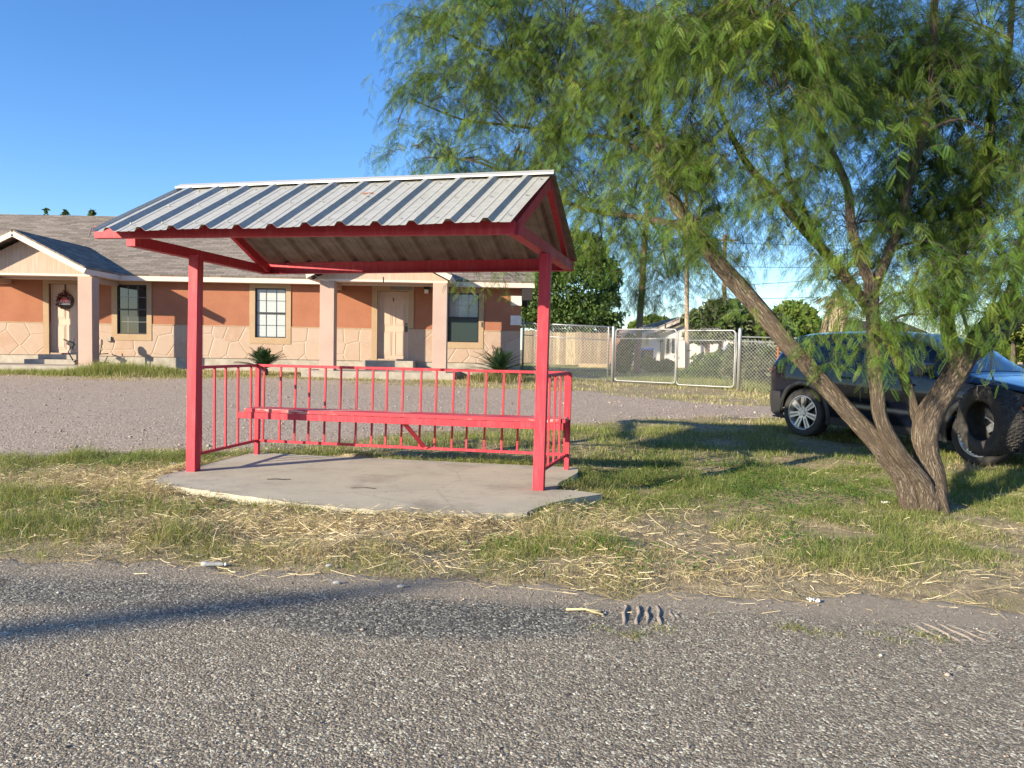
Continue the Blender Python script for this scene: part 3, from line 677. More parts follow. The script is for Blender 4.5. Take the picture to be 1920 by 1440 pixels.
WINS = [(-12.06, -11.16, 1.63, 3.13), (-7.86, -6.92, 1.60, 3.10), (-2.0, -1.05, 1.57, 3.06)]
DOORS = [(-14.14, -13.20, 1.02, 3.12), (-4.14, -3.20, 1.02, 3.08)]
OPEN = WINS+DOORS; X0, X1 = -22.0, .23
def band(m, z0, z1, y):
    xs = sorted({X0, X1}|{o[i] for o in OPEN for i in (0, 1)}); zs = sorted({z0, z1}|{o[i] for o in OPEN for i in (2, 3) if z0 < o[i] < z1})
    for a, b in zip(xs, xs[1:]):
        run = None
        for c_, d in zip(zs, zs[1:]):
            if any(o[0] < (a+b)/2 < o[1] and o[2] < (c_+d)/2 < o[3] for o in OPEN): continue
            m.bb(a, b, y, WY+.22, c_, d)
m = MB(); band(m, 1.945, 3.26, WY)
m.bb(X1-.2, X1, WY+.22, 33, .95, 3.26); m.bb(X0, X0+.2, WY+.22, 33, .95, 3.26); m.bb(X0, X1, 32.8, 33, .95, 3.26)
m.prism([(23.72, 3.26), (32.8, 3.26), (28.1, 5.72)], 'x', X1-.15, X1-.01); m.build('wall', RUST, house)
m = MB(); band(m, .95, 1.92, WY-.012); m.build('stone_base', STONEV, house)
for xa, xb in zip([X0]+sorted(o[1] for o in OPEN), sorted(o[0] for o in OPEN)+[X1]):
    m = MB(); m.bb(xa, xb, WY-.025, WY+.1, 1.92, 1.945); m.build('stone_cap', TRIMT, house)
m = MB(); m.bb(X0, X1, WY+.02, 33, .2, .95); m.build('foundation', FOUND, house)
m = MB()
m.add([(X0-.4, 23.06, 3.41), (X1+.40, 23.06, 3.41), (X1+.40, 28.1, 5.93), (X0-.4, 28.1, 5.93), (X0-.4, 33.4, 3.28), (X1+.40, 33.4, 3.28)], [(0, 1, 2, 3), (3, 2, 5, 4)])
o = m.build('roof', SHIN, house, recalc=False); q = o.modifiers.new('t', 'SOLIDIFY'); q.thickness = .05; q.offset = -1
m = MB(); m.bb(X0-.4, X1+.395, 23.085, 23.12, 3.225, 3.392); m.bb(X0-.4, X1+.39, 23.12, 23.5, 3.228, 3.25); m.beam((X1+.37, 23.1, 3.30), (X1+.37, 28.1, 5.80), .03, .16); m.beam((X1+.37, 28.1, 5.80), (X1+.37, 33.3, 3.20), .03, .16)
m.add([(X1, 23.5, 3.27), (X1+.36, 23.5, 3.27), (X1+.36, 28.1, 5.57), (X1, 28.1, 5.57)], [(0, 1, 2, 3)]); m.build('fascia', FASC, house)
m = MB(); m.bb(X1+.012, X1+.33, 23.13, 23.42, 2.86, 3.224); m.build('eave_return', mottled('shaded_brown_board', (.014, .010, .010), (.022, .016, .015)), house)  # board coloured near black to carry the shade under the eave
m = MB()
pass
QU = mottled('quoin_stone', (.55, .52, .48), (.66, .62, .57))
for z0 in (2.715, 2.12):
    m = MB(); m.bb(-.08, X1+.02, WY-.03, WY-.004, z0, z0+.29); m.build('quoin', QU, house)
def window(i, op):
    x0, x1, z0, z1 = op
    m = MB(); y = WY-.028
    for (a, b, c_, d) in ((x0-.17, x0, z0-.19, z1+.16), (x1, x1+.15, z0-.19, z1+.16), (x0, x1, z1, z1+.16), (x0, x1, z0-.19, z0)): m.bb(a, b, y, WY+.1, c_, d)
    tr = m.build('window', TRIMT, house)
    m = MB(); f = .035; yf = WY+.02; zm = (z0+z1)/2
    for (a, b, c_, d) in ((x0, x0+f, z0, z1), (x1-f, x1, z0, z1), (x0+f, x1-f, z1-f, z1), (x0+f, x1-f, z0, z0+f), (x0+f, x1-f, zm-.025, zm+.025)): m.bb(a, b, yf, yf+.06, c_, d)
    m.build('frame', BRONZE, tr)
    m = MB(); mm = .012
    halves = [(z0, zm), (zm, z1)] if i < 2 else [(zm, z1)]
    for (a, b) in halves:
        for k_ in (1, 2): xx = x0+(x1-x0)*k_/3; m.bb(xx-mm/2, xx+mm/2, yf+.028, yf+.036, a+.03, b-.03)
        m.bb(x0+f, x1-f, yf+.0272, yf+.0352, (a+b)/2-mm/2, (a+b)/2+mm/2)
    m.build('muntin', BRONZE if i == 1 else mottled('muntin_paint', (.20, .21, .21), (.26, .27, .27), bump=0), tr)
    m = MB(); m.bb(x0+f, x1-f, yf+.04, yf+.048, z0+f, zm); m.build('pane', [BLIND, GLASS, SCREEN][{0: 1, 1: 0, 2: 2}[i]], tr)
    m = MB(); m.bb(x0+f, x1-f, yf+.04, yf+.048, zm, z1-f); m.build('pane', [GLASS, BLIND, mottled('dim_blind', (.20, .23, .24), (.30, .33, .34), 3, .1, 0, spec=.8)][i], tr)
for i, op in enumerate(WINS): window(i, op)
def door(i, op):
    x0, x1, z0, z1 = op; y = WY+.13
    m = MB(); m.bb(x0, x1, y, y+.05, z0, z1); w = x1-x0
    for (a, b) in ((.13, .45), (.55, .87)):
        for (c_, d) in ((.055, .41), (.50, .80), (.87, .945)):
            xa, xb, za, zb = x0+w*a, x0+w*b, z0+(z1-z0)*c_, z0+(z1-z0)*d
            for (p, q, r_, s) in ((xa, xb, za, za+.02), (xa, xb, zb-.02, zb), (xa, xa+.02, za+.02, zb-.02), (xb-.02, xb, za+.02, zb-.02)): m.bb(p, q, y-.012, y, r_, s)
            m.bb(xa+.045, xb-.045, y-.009, y, za+.045, zb-.045)
    d_ = m.build('door', DOORM, house, 0)
    m = MB(); m.tube([(x1-.08, y-.07, z0+.93), (x1-.08, y, z0+.93)], [.032, .018], 10); m.tube([(x1-.08, y-.03, z0+1.08), (x1-.08, y, z0+1.08)], [.03, .03], 10); m.bb(x1-.125, x1-.035, y-.014, y-.001, z0+.83, z0+1.02); m.build('handle', BRASS, d_)
    if i == 1:
        m = MB(); xm = x0+w*.5; zz = z1-.255; m.bb(xm-.012, xm+.012, y-.018, y-.004, zz-.055, zz+.055); m.box((xm-.022, y-.011, zz+.038), (.035, .013, .018), Matrix.Rotation(-.6, 3, 'Y')); m.build('number', BLACK, d_)
    m = MB(); yy = WY-.03
    m.bb(x0-.17, x0, yy, WY+.1, z0-.07, z1+.16)
    if i == 0:
        m.bb(x1, x1+.17, yy, WY+.1, z0-.07, z1+.16); m.bb(x0, x1, yy, WY+.1, z1, z1+.16); m.build('door_trim', TRIMT, house)
    else:
        m.bb(x1, x1+.17, yy, WY+.1, z0+.95, z1+.16); m.bb(x0, x1, yy, WY+.1, z1, z1+.16); m.build('door_trim', TRIMT, house)
        m = MB(); m.bb(x1+.002, x1+.16, WY-.008, WY+.1, z0-.05, z0+.95); o = m.build('door_trim', GREYW, house); o['label'] = 'bare grey broken door trim'; m = MB(); m.bb(x1-.55, x1+.10, yy-.012, yy-.0015, z1+.045, z1+.15); o = m.build('door_trim', GREYW, house); o['label'] = 'grey patch over the door'
    m = MB(); m.bb(x0, x0+.025, WY+.1, y, z0, z1); m.bb(x1-.025, x1, WY+.1, y, z0, z1); m.bb(x0, x1, WY+.02, y+.05, z0-.05, z0); m.build('threshold', FASC, d_)
for i, op in enumerate(DOORS): door(i, op)
k = Mat('gable_siding'); c = k.co(); sp_ = k.n('SeparateXYZ'); k.l(c, sp_.inputs[0]); n = k.noise(k.co(8, 8, .6), 3, 5)
fr = k.math('FRACT', k.math('DIVIDE', sp_.outputs[0], .205)); gv = k.maprange(fr, .0, .05, 1, 0); col = k.mix(k.maprange(n, .35, .65), (0.408, 0.289, 0.218), (0.479, 0.356, 0.282)); col = k.mix(k.math('MULTIPLY', gv, .6), col, (0.211, 0.134, 0.0986)); k.bump(k.math('SUBTRACT', 1, gv), .5, .01); SIDING = k.set(col, .8)
def porch(cx, steps, pl):
    y0 = 21.2; hw = 2.0; zt = 3.30; zr = 4.30
    m = MB(); m.add([(cx-hw+.12, y0+.48, zt-.04), (cx+hw-.12, y0+.48, zt-.04), (cx, y0+.48, zr-.1), (cx-hw+.12, y0+.54, zt-.04), (cx+hw-.12, y0+.54, zt-.04), (cx, y0+.54, zr-.1)], [(0, 1, 2), (5, 4, 3), (0, 3, 4, 1), (1, 4, 5, 2), (2, 5, 3, 0)])
    p = m.build('porch', SIDING, house)
    m = MB()
    for s in (-1, 1):
        ex = cx+s*hw
        vs = [(ex, y0, 3.425), (cx, y0, 4.425), (cx, 25.06, 4.425), (ex, 23.06, 3.425)]
        m.add(vs, [(0, 1, 2, 3)] if s < 0 else [(3, 2, 1, 0)])
    o = m.build('porch_roof', SHINX, p, recalc=False); q = o.modifiers.new('t', 'SOLIDIFY'); q.thickness = .045; q.offset = -1
    m = MB()
    for s in (-1, 1):
        m.beam((cx+s*(hw-.01), y0+.02, 3.31), (cx-s*.0, y0+.02, 4.305), .035, .155, up=(0, -1, 0) if False else (0, 0, 1))
        m.bb(min(cx+s*(hw-.035), cx+s*(hw-.005)), max(cx+s*(hw-.035), cx+s*(hw-.005)), y0+.04, 23.08, 3.225, 3.375)
        m.bb(min(cx+s*1.62, cx+s*(hw-.036)), max(cx+s*1.62, cx+s*(hw-.036)), y0+.55, 23.08, 3.228, 3.25)
    m.build('fascia', FASC, p)
    m = MB(); m.bb(cx-1.86, cx+1.86, y0+.475, y0+.84, 3.205, 3.262); m.build('header_beam', FASC, p)
    m = MB()
    for s in (-1, 1): m.bb(cx+s*1.62-.13, cx+s*1.62+.13, y0+.84, WY-.03, 3.08, 3.224)
    m.bb(cx-1.6, cx+1.6, y0+.84, WY-.03, 3.262, 3.28); m.build('side_beam', CREAM, p)
    for px_ in pl:
        m = MB(); m.bb(cx+px_-.2, cx+px_+.2, y0+.46, y0+.84, .55, 3.204); m.build('pillar', CREAM, p, .008)
    m = MB(); m.bb(cx-2.12, cx+2.12, y0+.06, WY+.01, .2, .69); m.build('porch_slab', FOUND, p, .01)
    m = MB()
    for (a, b, c_, d, e_) in steps: m.bb(a, b, c_, WY-.02, d, e_)
    m.build('step', FOUND, p, .008); return p
porch(-13.76, [(-14.45, -12.95, 22.75, .69, .83), (-14.25, -13.1, 23.1, .83, .975)], (-1.70, 1.73))
porch(-3.72, [(-4.45, -2.95, 22.85, .69, .975)], (-1.515, 1.655))
# eave hook on the right gable, wall lamp, outlet
m = MB(); m.bb(-3.63, -3.60, 21.405, 21.43, 3.16, 3.32); m.build('hook', BLACK, house)
m = MB(); m.bb(-2.72, -2.56, WY-.13, WY-.03, 3.14, 3.26, 1); m.bb(-2.70, -2.58, WY-.15, WY-.02, 3.03, 3.139, 0); lt = m.build('wall_lamp', [WHITE, BLACK], house)
m = MB(); m.bb(-12.37, -12.23, WY-.085, WY-.013, 1.40, 1.54); m.build('outlet_box', FOUND, house)

# wreath hanging on the left door
wr = empty('wreath', (-13.72, 23.60, 2.62), 'round wreath with dark red flowers and a red sign, hung on the left porch door', 'wreath')
m = MB(); Rr = .21; pts = [(-13.70+Rr*math.cos(a), 23.60, 2.60+Rr*math.sin(a)) for a in np.linspace(0, 2*math.pi, 25)]
m.tube(pts, .045, 7, rough=.9); m.build('vine_ring', mottled('vine', (.07, .045, .03), (.13, .09, .06), 30), wr)
m = MB(); m.bb(-13.715, -13.69, 23.575, 23.60, 2.80, 3.11); m.build('ribbon', mottled('dark_ribbon', (.04, .01, .012), (.07, .02, .02), 30), wr)
m = MB(); A = [(.26*math.cos(a)-13.69, .20*math.sin(a)+2.56) for a in np.linspace(-2.7, -.4, 12)]
m.prism([(-13.69+.17*math.cos(a), 2.53+.17*math.sin(a)) for a in np.linspace(0, math.pi, 14)], 'y', 23.53, 23.545, 0)
m.bb(-13.86, -13.52, 23.525, 23.545, 2.485, 2.529, 1); m.build('sign_board', [mottled('sign_red', (.45, .03, .03), (.5, .05, .04), bump=0), WHITE], wr)
cu = bpy.data.curves.new('lettering', 'FONT'); cu.body = 'UNITED'; cu.size = .105; cu.align_x = 'CENTER'; cu.extrude = .002
ob = bpy.data.objects.new('lettering', cu); COL.objects.link(ob); ob.parent = wr; ob.location = Vector((-13.69, 23.527, 2.545))-base_of(wr); ob.rotation_euler = (math.pi/2, 0, 0); cu.materials.append(WHITE)
bpy.context.view_layer.update(); me_ = bpy.data.meshes.new_from_object(ob.evaluated_get(bpy.context.evaluated_depsgraph_get())); o2 = link('lettering', me_, wr); o2.location = ob.location; o2.rotation_euler = ob.rotation_euler; bpy.data.objects.remove(ob)
V, F, C = [], [], []
for i in range(240):
    a = RNG.uniform(1.2, 4.0) if i < 170 else RNG.uniform(0, 6.28); rad = RNG.normal(.20, .05)
    p = np.array([-13.70+rad*math.cos(a), 23.55+RNG.normal(0, .03), 2.62+rad*math.sin(a)]); s = RNG.uniform(.02, .045)
    u_ = RNG.normal(size=3); u_ /= np.linalg.norm(u_); w_ = np.cross(u_, [.3, .5, .8]); w_ /= np.linalg.norm(w_)
    b = len(V); V += [p-u_*s, p+w_*s*.6, p+u_*s, p-w_*s*.6]; F.append((b, b+1, b+2, b+3))
    C += [[(.16, .01, .02), (.30, .02, .04), (.05, .07, .03), (.45, .40, .25)][RNG.choice(4, p=[.45, .2, .25, .1])]]*4
np_mesh('bouquet', V, F, LEAFD, np.array(C), wr)['kind'] = 'stuff'

# exercise bike behind the left porch pillar
bx = empty('exercise_bike', (-12.1, 22.75, .69), 'black folding exercise bike with a white seat, half hidden behind the left porch pillar', 'exercise bike')
def bpt(px, py, Y=22.7): return at(px, py, Y)
m = MB()
for pl, r_ in (([(137, 676), (128, 660), (134, 648)], .018), ([(137, 656), (133, 645), (122, 637)], .016), ([(182, 676), (181, 640)], .02), ([(188, 664), (190, 648)], .014), ([(178, 680), (204, 680)], .016), ([(184, 664), (203, 663)], .014), ([(195, 680), (202, 668)], .012), ([(138, 678), (188, 664)], .018)):
    m.tube([bpt(*p) for p in pl], r_, 7)
m.build('frame', BLACK, bx)
m = MB(); p = bpt(178, 631); m.tube([p+np.array([-.05, 0, .13]), p+np.array([-.02, 0, .05]), p+np.array([0, 0, -.06]), p+np.array([-.03, 0, -.13])], [.05, .085, .085, .05], 10); m.build('seat', WHITE, bx)
m = MB(); p = bpt(133, 645); m.box(p, (.20, .10, .12), Matrix.Rotation(.5, 3, 'Y')); m.tube([bpt(119, 636), bpt(128, 640)], .02, 7); m.tube([bpt(139, 634), bpt(138, 645)], .014, 7); m.build('console', BLACK, bx, .02)
m = MB(); m.box(bpt(187, 642), (.15, .12, .18)); m.build('flywheel_cover', mottled('bike_tan', (.55, .42, .33), (.6, .47, .38)), bx, .03)

# sago palms in the grass strip
def sago(loc, R_, n, label, seed, skirt=0):
    r = np.random.default_rng(seed); V, F, C = [], [], []
    root = empty('sago_palm', loc, label, 'sago palm')
    m = MB(); L = Vector(loc); m.tube([L, L+Vector((0, 0, .12)), L+Vector((0, 0, .22))], [.11, .13, .09], 10, rough=.5); m.build('trunk', mottled('sago_trunk', (.05, .04, .03), (.11, .085, .06), 25), root)
    for i in range(n):
        a = i*2.39996+r.uniform(-.2, .2); el = R(r.uniform(12, 85)); ln = R_*r.uniform(.8, 1.1)
        h = np.array([math.cos(a), math.sin(a), 0]); side = np.array([-math.sin(a), math.cos(a), 0]); prev = None
        K = 26
        for q in range(K+1):
            t = q/K; p = np.array(loc)+np.array([0, 0, .2])+h*ln*(math.cos(el)*t+.18*t*t)+np.array([0, 0, 1])*ln*(math.sin(el)*t-.22*t*t)
            if prev is not None:
                tg = p-prev; tg /= np.linalg.norm(tg); nn_ = np.cross(side, tg); ll = .17*math.sin(math.pi*min(.97, .12+.85*t))**.7
                for s in (-1, 1):
                    tip = p+side*s*ll*.86+tg*ll*.5+nn_*ll*.18*(1 if nn_[2] > 0 else -1); b = len(V)
                    V += [prev, (prev+tip)/2-tg*.013, tip, (prev+tip)/2+tg*.016]; F.append((b, b+1, b+2, b+3))
                    g_ = r.uniform(.8, 1.2); C += [np.array([.028, .062, .022])*g_]*4
            prev = p
    np_mesh('fronds', V, F, LEAFD, np.array(C), root)
    if skirt:
        n = 2600; x = loc[0]+r.normal(0, .34, n); y = loc[1]+r.normal(-.1, .28, n); h = r.uniform(.15, .42, n)
        ci = r.integers(0, 5, n); col = np.where((r.random(n) < .35)[:, None], DRY[ci]*.7, GREEN[ci]*.7)
        o = blades('weed_skirt', x, y, h, r.uniform(.010, .018, n), r.uniform(.2, 1.0, n), col, None, segs=2, cat=None); o.parent = root; o.location = -Vector(loc); del o['kind']
sago((-6.95, 21.5, .50), .78, 40, 'sago palm with stiff dark fronds behind the left end of the railing', 1)
sago((-.37, 21.6, .50), .92, 46, 'larger sago palm with a skirt of weeds at the right corner of the house', 2, 1)
# ================================================================== CHAIN LINK FENCE
k = Mat('galvanized_pipe'); c = k.co(); GALV = k.set(k.mix(k.noise(c, 12, 4), (.30, .305, .31), (.40, .405, .41)), .42, .5)
k = Mat('fence_wire'); WIRE = k.set((.46, .47, .47), .5, .2)
RUSTM = mottled('rusty_steel', (.22, .075, .03), (.36, .13, .05), 20, .9)
def mesh_panel(m, a, b, z0a, z0b, z1a, z1b, pitch=.095, r=.0028, skew=1.0):
    """two families of diagonal wires between a and b (x, y)"""
    a = Vector(a); b = Vector(b); L = (b-a).length; H = z1a-z0a; n = int((L+H)/pitch)
    for fam in (0, 1):
        for i in range(1, n):
            s = i*pitch; u0, v0 = (s, 0) if s < L else (L, s-L); u1, v1 = (s-H, H) if s > H else (0, s)
            if fam: u0, u1 = L-u0, L-u1
            def P(u, v):
                t = u/L; p = a.lerp(b, t); zz0 = z0a+(z0b-z0a)*t; zz1 = z1a+(z1b-z1a)*t; return (p.x, p.y+(.004 if fam else -.004), zz0+(zz1-zz0)*v/H)
            m.tube([P(u0, v0), P(u1, v1)], r, 3, cap=False, smooth=False)
def zg(x, y): return float(gz(np.array(x), np.array(y)))
GP0 = (3.0, 23.0); GP1 = (6.04, 20.5); GM = at(1269, 730, 22.0); GMx = (4.62, 21.67)
def fpost(parent, p, h, r=.04, cap=True, name='post', mat=None):
    m = MB(); z = zg(*p)-.05; m.tube([(p[0], p[1], z), (p[0], p[1], z+h), (p[0], p[1], z+h+.03), (p[0], p[1], z+h+.05)], [r, r, r*.8, r*.2], 10); return m.build(name, mat or GALV, parent)
f1 = empty('chain_link_fence', (1.6, 23.35, .4), 'run of chain link fence from the house corner to the gate, before the wooden fence', 'chain link fence')
a, b = (.30, 23.68), (2.94, 23.03); za, zb = zg(*a)+.02, zg(*b)+.02
m = MB(); mesh_panel(m, a, b, za, zb, za+1.60, zb+1.60); m.build('wire_mesh', WIRE, f1)
m = MB(); m.tube([(*a, za+1.62), (*b, zb+1.62)], .02, 8); m.build('top_rail', GALV, f1)
m = MB(); m.tube([(*a, za+1.25), (*b, zb+1.22)], .012, 8); m.build('brace_rail', GALV, f1)
fpost(f1, (.32, 23.67), 1.75, .03); fpost(f1, (2.86, 23.05), 1.66, .022)
def gate(p, q, label, lean):
    g_ = empty('chain_link_gate', ((p[0]+q[0])/2, (p[1]+q[1])/2, .4), label, 'gate', 'chain link gate leaves')
    P = Vector(p); Q = Vector(q); z0 = max(zg(*p), zg(*q))+.05; z1 = z0+1.52; d = (Q-P).normalized(); r = .09
    def c3(u, z): v = P+d*u; return (v.x, v.y, z)
    L = (Q-P).length; pts = []
    for (cu_, cz, a0) in ((r, z0+r, math.pi), (L-r, z0+r, 1.5*math.pi), (L-r, z1-r, 0), (r, z1-r, .5*math.pi)):
        for t in np.linspace(0, math.pi/2, 6): pts.append(c3(cu_+r*math.cos(a0+t), cz+r*math.sin(a0+t)))
    pts.append(pts[0]); m = MB(); m.tube(pts, .019, 8); m.build('frame', GALV, g_)
    m = MB(); m.tube([c3(.02, z1-.27), c3(L-.02, z1-.27)], .011, 8); m.build('cross_bar', GALV, g_)
    m = MB(); mesh_panel(m, c3(.03, 0)[:2], c3(L-.03, 0)[:2], z0+.03, z0+.03, z1-.03, z1-.03); m.build('wire_mesh', WIRE, g_)
    m = MB()
    for i in range(5):                                        # scroll loops along the top
        u = L*.42+i*.11; m.tube([c3(u+.05*math.cos(t), z1+.055*math.sin(t)+.01) for t in np.linspace(-.3, math.pi+.3, 9)], .006, 5)
    m.build('scroll', GALV, g_)
    m = MB(); m.box(c3(L-.04 if lean else .04, z0+.75), (.05, .05, .08)); m.build('latch', GALV, g_)
dv = (Vector(GP1)-Vector(GP0)).normalized()
gate(Vector(GP0)+dv*.09, Vector(GMx)-dv*.025, 'left leaf of the double chain link gate, nearer the wooden fence', True)
gate(Vector(GMx)+dv*.025, Vector(GP1)-dv*.13, 'right leaf of the double chain link gate, nearer the parked car', False)
for p, lab in ((GP0, 'thick galvanized gate post next to the wooden fence'), (GP1, 'thick galvanized gate post next to the hedge')):
    e_ = empty('gate_post', (p[0], p[1], zg(*p)), lab, 'gate post'); fpost(e_, p, 1.68, .05, name='pipe')
    m = MB(); m.tube([(p[0]-.09*dv.x*(1 if p is GP1 else -1), p[1]-.09*dv.y*(1 if p is GP1 else -1), zg(*p)+z) for z in (.0, 1.55)], .014, 6); m.build('hinge_rod', GALV, e_)
f2 = empty('chain_link_fence', (7.5, 19.4, .35), 'run of chain link fence right of the gate, overgrown by the hedge behind it', 'chain link fence')
a = Vector(GP1)+dv*.06; b = Vector(GP1)+dv*4.3; za, zb = zg(*a)+.02, zg(*b)+.02
m = MB(); mesh_panel(m, a, b, za, zb, za+1.36, zb+1.36); m.build('wire_mesh', WIRE, f2)
for dz_ in (1.42, 1.30):
    m = MB(); m.tube([(*a, za+dz_), (*b, zb+dz_)], .018, 7); m.build('top_rail', GALV, f2)
q = Vector(GP1)+dv*1.04; o = fpost(f2, q, 1.30, .03, mat=RUSTM); o['label'] = 'rusty orange fence post'
for s in (2.9, 4.3): fpost(f2, Vector(GP1)+dv*s, 1.42, .03)
# weathered wooden fence in the yard behind
wf = empty('wooden_fence', (2.8, 41, .5), 'weathered grey brown picket fence in the yard behind the chain link', 'wooden fence')
k = Mat('old_picket'); a_ = k.n('Attribute'); a_.attribute_name = 'tint'; c = k.co(6, 6, .7); n = k.noise(c, 4, 6, .7)
PICK = k.set(k.mix(k.maprange(n, .3, .7, .0, .8), a_.outputs['Color'], (.13, .10, .075)), .95)
xx = .5; rr = random.Random(9)
while xx < 5.05:
    y = 41-.05*xx; w = .16; z0 = zg(xx, y)+.13+rr.uniform(-.02, .02); h = 1.74+rr.uniform(-.03, .03)
    pc = [(.40, .31, .20), (.33, .25, .16), (.62, .50, .30), (.28, .21, .14), (.45, .35, .23)][rr.choices(range(5), [3, 3, 1.6, 2, 2])[0]]
    V = []
    for yy in (y, y+.018):
        V += [(xx, yy, z0), (xx+w, yy, z0), (xx+w, yy, z0+h-.04), (xx+w-.035, yy, z0+h), (xx+.035, yy, z0+h), (xx, yy, z0+h-.04)]
    m = MB(); m.add(V, [(0, 1, 2, 3, 4, 5), (11, 10, 9, 8, 7, 6)]+[(i, (i+1) % 6, 6+(i+1) % 6, 6+i) for i in range(6)]); o = m.build('picket', PICK, wf)
    at2 = o.data.attributes.new('tint', 'FLOAT_COLOR', 'POINT')
    for e_ in at2.data: e_.color = (*pc, 1)
    xx += w+.006+(.07 if rr.random() < .05 else 0)
m = MB(); m.bb(.5, 5.05, 41.06, 41.1, .9, .98); m.bb(.5, 5.05, 41.06, 41.1, 1.95, 2.03); m.bb(3.5, 5.05, 40.6, 40.64, .48, .70); m.build('rail', mottled('old_rail', (.35, .26, .16), (.48, .37, .22)), wf)

# ================================================================== CAR
def car():
    rear = np.array([4.61, 11.95]); front = np.array([5.93, 9.56])
    hd = front-rear; wb = 2.70; ang = math.atan2(hd[1], hd[0])
    # local frame: x forward, y left, z up; origin midway between the right-hand wheels' contact and the car's centre line
    hdn = hd/np.linalg.norm(hd); leftv = np.array([-hdn[1], hdn[0]])
    TW = .80                                                    # half track
    # which side faces the camera: the right-hand side
    centre = rear+leftv*TW
    g0, g1 = zg(*rear), zg(*front)
    pitch = math.atan2(g1-g0, wb)
    root = empty('parked_car', (centre[0], centre[1], g0), 'dark blue four-door SUV parked on the grass behind the tree', 'car')
    root.rotation_euler = (Matrix.Rotation(ang, 4, 'Z') @ Matrix.Rotation(-pitch, 4, 'Y')).to_euler()
    k = Mat('dark_blue_paint'); c = k.co(); PAINT = k.set((.003, .0045, .011), .22, .0, .3, .5)
    k = Mat('car_glass'); CG = k.set((.010, .013, .018), .03, 0, .9)
    k = Mat('black_cladding'); CLAD = k.set((.022, .023, .025), .5)
    k = Mat('tyre_rubber'); RUB = mottled('tyre_rubber', (.022, .021, .021), (.04, .038, .036), 8, .85)
    k = Mat('alloy'); ALLOY = k.set((.62, .62, .62), .28, .85)
    k = Mat('chrome'); CHR = k.set((.7, .7, .72), .15, 1)
    # profile tables along x (rear axle at 0, front axle at 2.70): x, bottom, belt z, roof z, half width at belt, half width at roof
    XS = np.array([-.86, -.80, -.66, -.40, 0, .5, 1.0, 1.5, 1.9, 2.15, 2.45, 2.8, 3.15, 3.42, 3.52])
    BOT = np.array([.42, .34, .28, .25, .25, .25, .25, .25, .25, .25, .25, .25, .26, .30, .40])
    BELT = np.array([.98, 1.04, 1.10, 1.115, 1.105, 1.09, 1.075, 1.06, 1.05, 1.05, 1.04, 1.015, .96, .86, .74])
    ROOF = np.array([1.02, 1.20, 1.46, 1.60, 1.635, 1.655, 1.66, 1.63, 1.50, 1.32, 1.12, 1.075, 1.01, .90, .76])
    WB = np.array([.70, .80, .885, .93, .95, .955, .955, .955, .955, .955, .95, .935, .88, .76, .62])
    WR = np.array([.58, .62, .62, .635, .65, .655, .655, .65, .66, .72, .80, .80, .74, .62, .5])
    f_ = lambda tab, x: np.interp(x, XS, tab)
    def sm(tab, x):
        return (f_(tab, x-.06)+2*f_(tab, x)+f_(tab, x+.06))/4
    RW = .375; AR = .435
    def surf(x, t):
        """t in 0..1 from the sill to the belt, 1..2 from the belt to the roof edge, 2..3 roof to the centre line"""
        bz, ez, rz, wb_, wr = (float(sm(q, x)) for q in (BOT, BELT, ROOF, WB, WR))
        if t <= 1:
            z = bz+(ez-bz)*t; wdt = wb_*(1-.07*(1-t)**2.5-.025*max(0, t-.75)/.25)
            if .36 < t < .52: wdt -= .012*math.sin((t-.36)/.16*math.pi)
            return (x, -wdt, z)
        if t <= 2:
            s = t-1; w0 = wb_*.975; z = ez+(rz-.05*min(1, (rz-ez)/.3)-ez)*s; return (x, -(w0+(wr-w0)*s**1.15), z)
        s = t-2; return (x, -wr*(1-s), rz-.05*min(1, (rz-ez)/.3)+.05*min(1, (rz-ez)/.3)*math.sin(min(1, s*1.6)*math.pi/2)+.012*s)
    nx = 150; xs_ = list(np.linspace(-.86, 3.52, nx)); ts = list(np.linspace(0, 1, 26))+list(np.linspace(1, 2, 13))[1:]+list(np.linspace(2, 3, 9))[1:]
    V = np.array([[surf(x, t) for t in ts] for x in xs_]); nt_ = len(ts)
    inside = np.zeros(V.shape[:2], bool)
    for ax in (0, wb):
        dx = V[..., 0]-ax; dz = V[..., 2]-RW; d = np.hypot(dx, dz); low = np.array(ts)[None, :] <= 1
        ins = (d < AR) & low; inside |= ins
        edge = low & (d >= AR) & (d < AR+.045)
        V[..., 0] = np.where(edge, ax+dx/d*AR, V[..., 0]); V[..., 2] = np.where(edge, RW+dz/d*AR, V[..., 2])
    m = MB()
    def addside(sgn):
        W_ = V.copy(); W_[..., 1] *= sgn
        fs = []
        for i in range(nx-1):
            for j in range(nt_-1):
                q = [(i, j), (i+1, j), (i+1, j+1), (i, j+1)]
                if any(inside[p] for p in q): continue
                fs.append([p[0]*nt_+p[1] for p in q])
        m.add(W_.reshape(-1, 3), fs, 0, True)
        # end caps to the centre line
        for i in (0, nx-1):
            b = len(m.v); col_ = W_[i, :, :]; m.add(list(map(tuple, col_))+[(p[0], 0, p[2]) for p in col_], [(j, j+1, nt_+j+1, nt_+j) for j in range(nt_-1)], 0, True)
    addside(1); addside(-1)
    m.bb(-.7, 3.3, -.80, .80, .235, .26, 1)                      # floor
    for ax in (0, wb):
        for s in (-1, 1):                                      # wheel wells
            pts = [(ax+AR*math.cos(a), s*.93, RW+AR*math.sin(a)) for a in np.linspace(-.35, math.pi+.35, 20)]
            m.add(pts+[(p[0], s*.55, p[2]) for p in pts], [(i, i+1, 21+i-1+0, 20+i) for i in range(19)], 1)
            m.add([(p[0], s*.55, p[2]) for p in pts], [tuple(range(20))], 1)
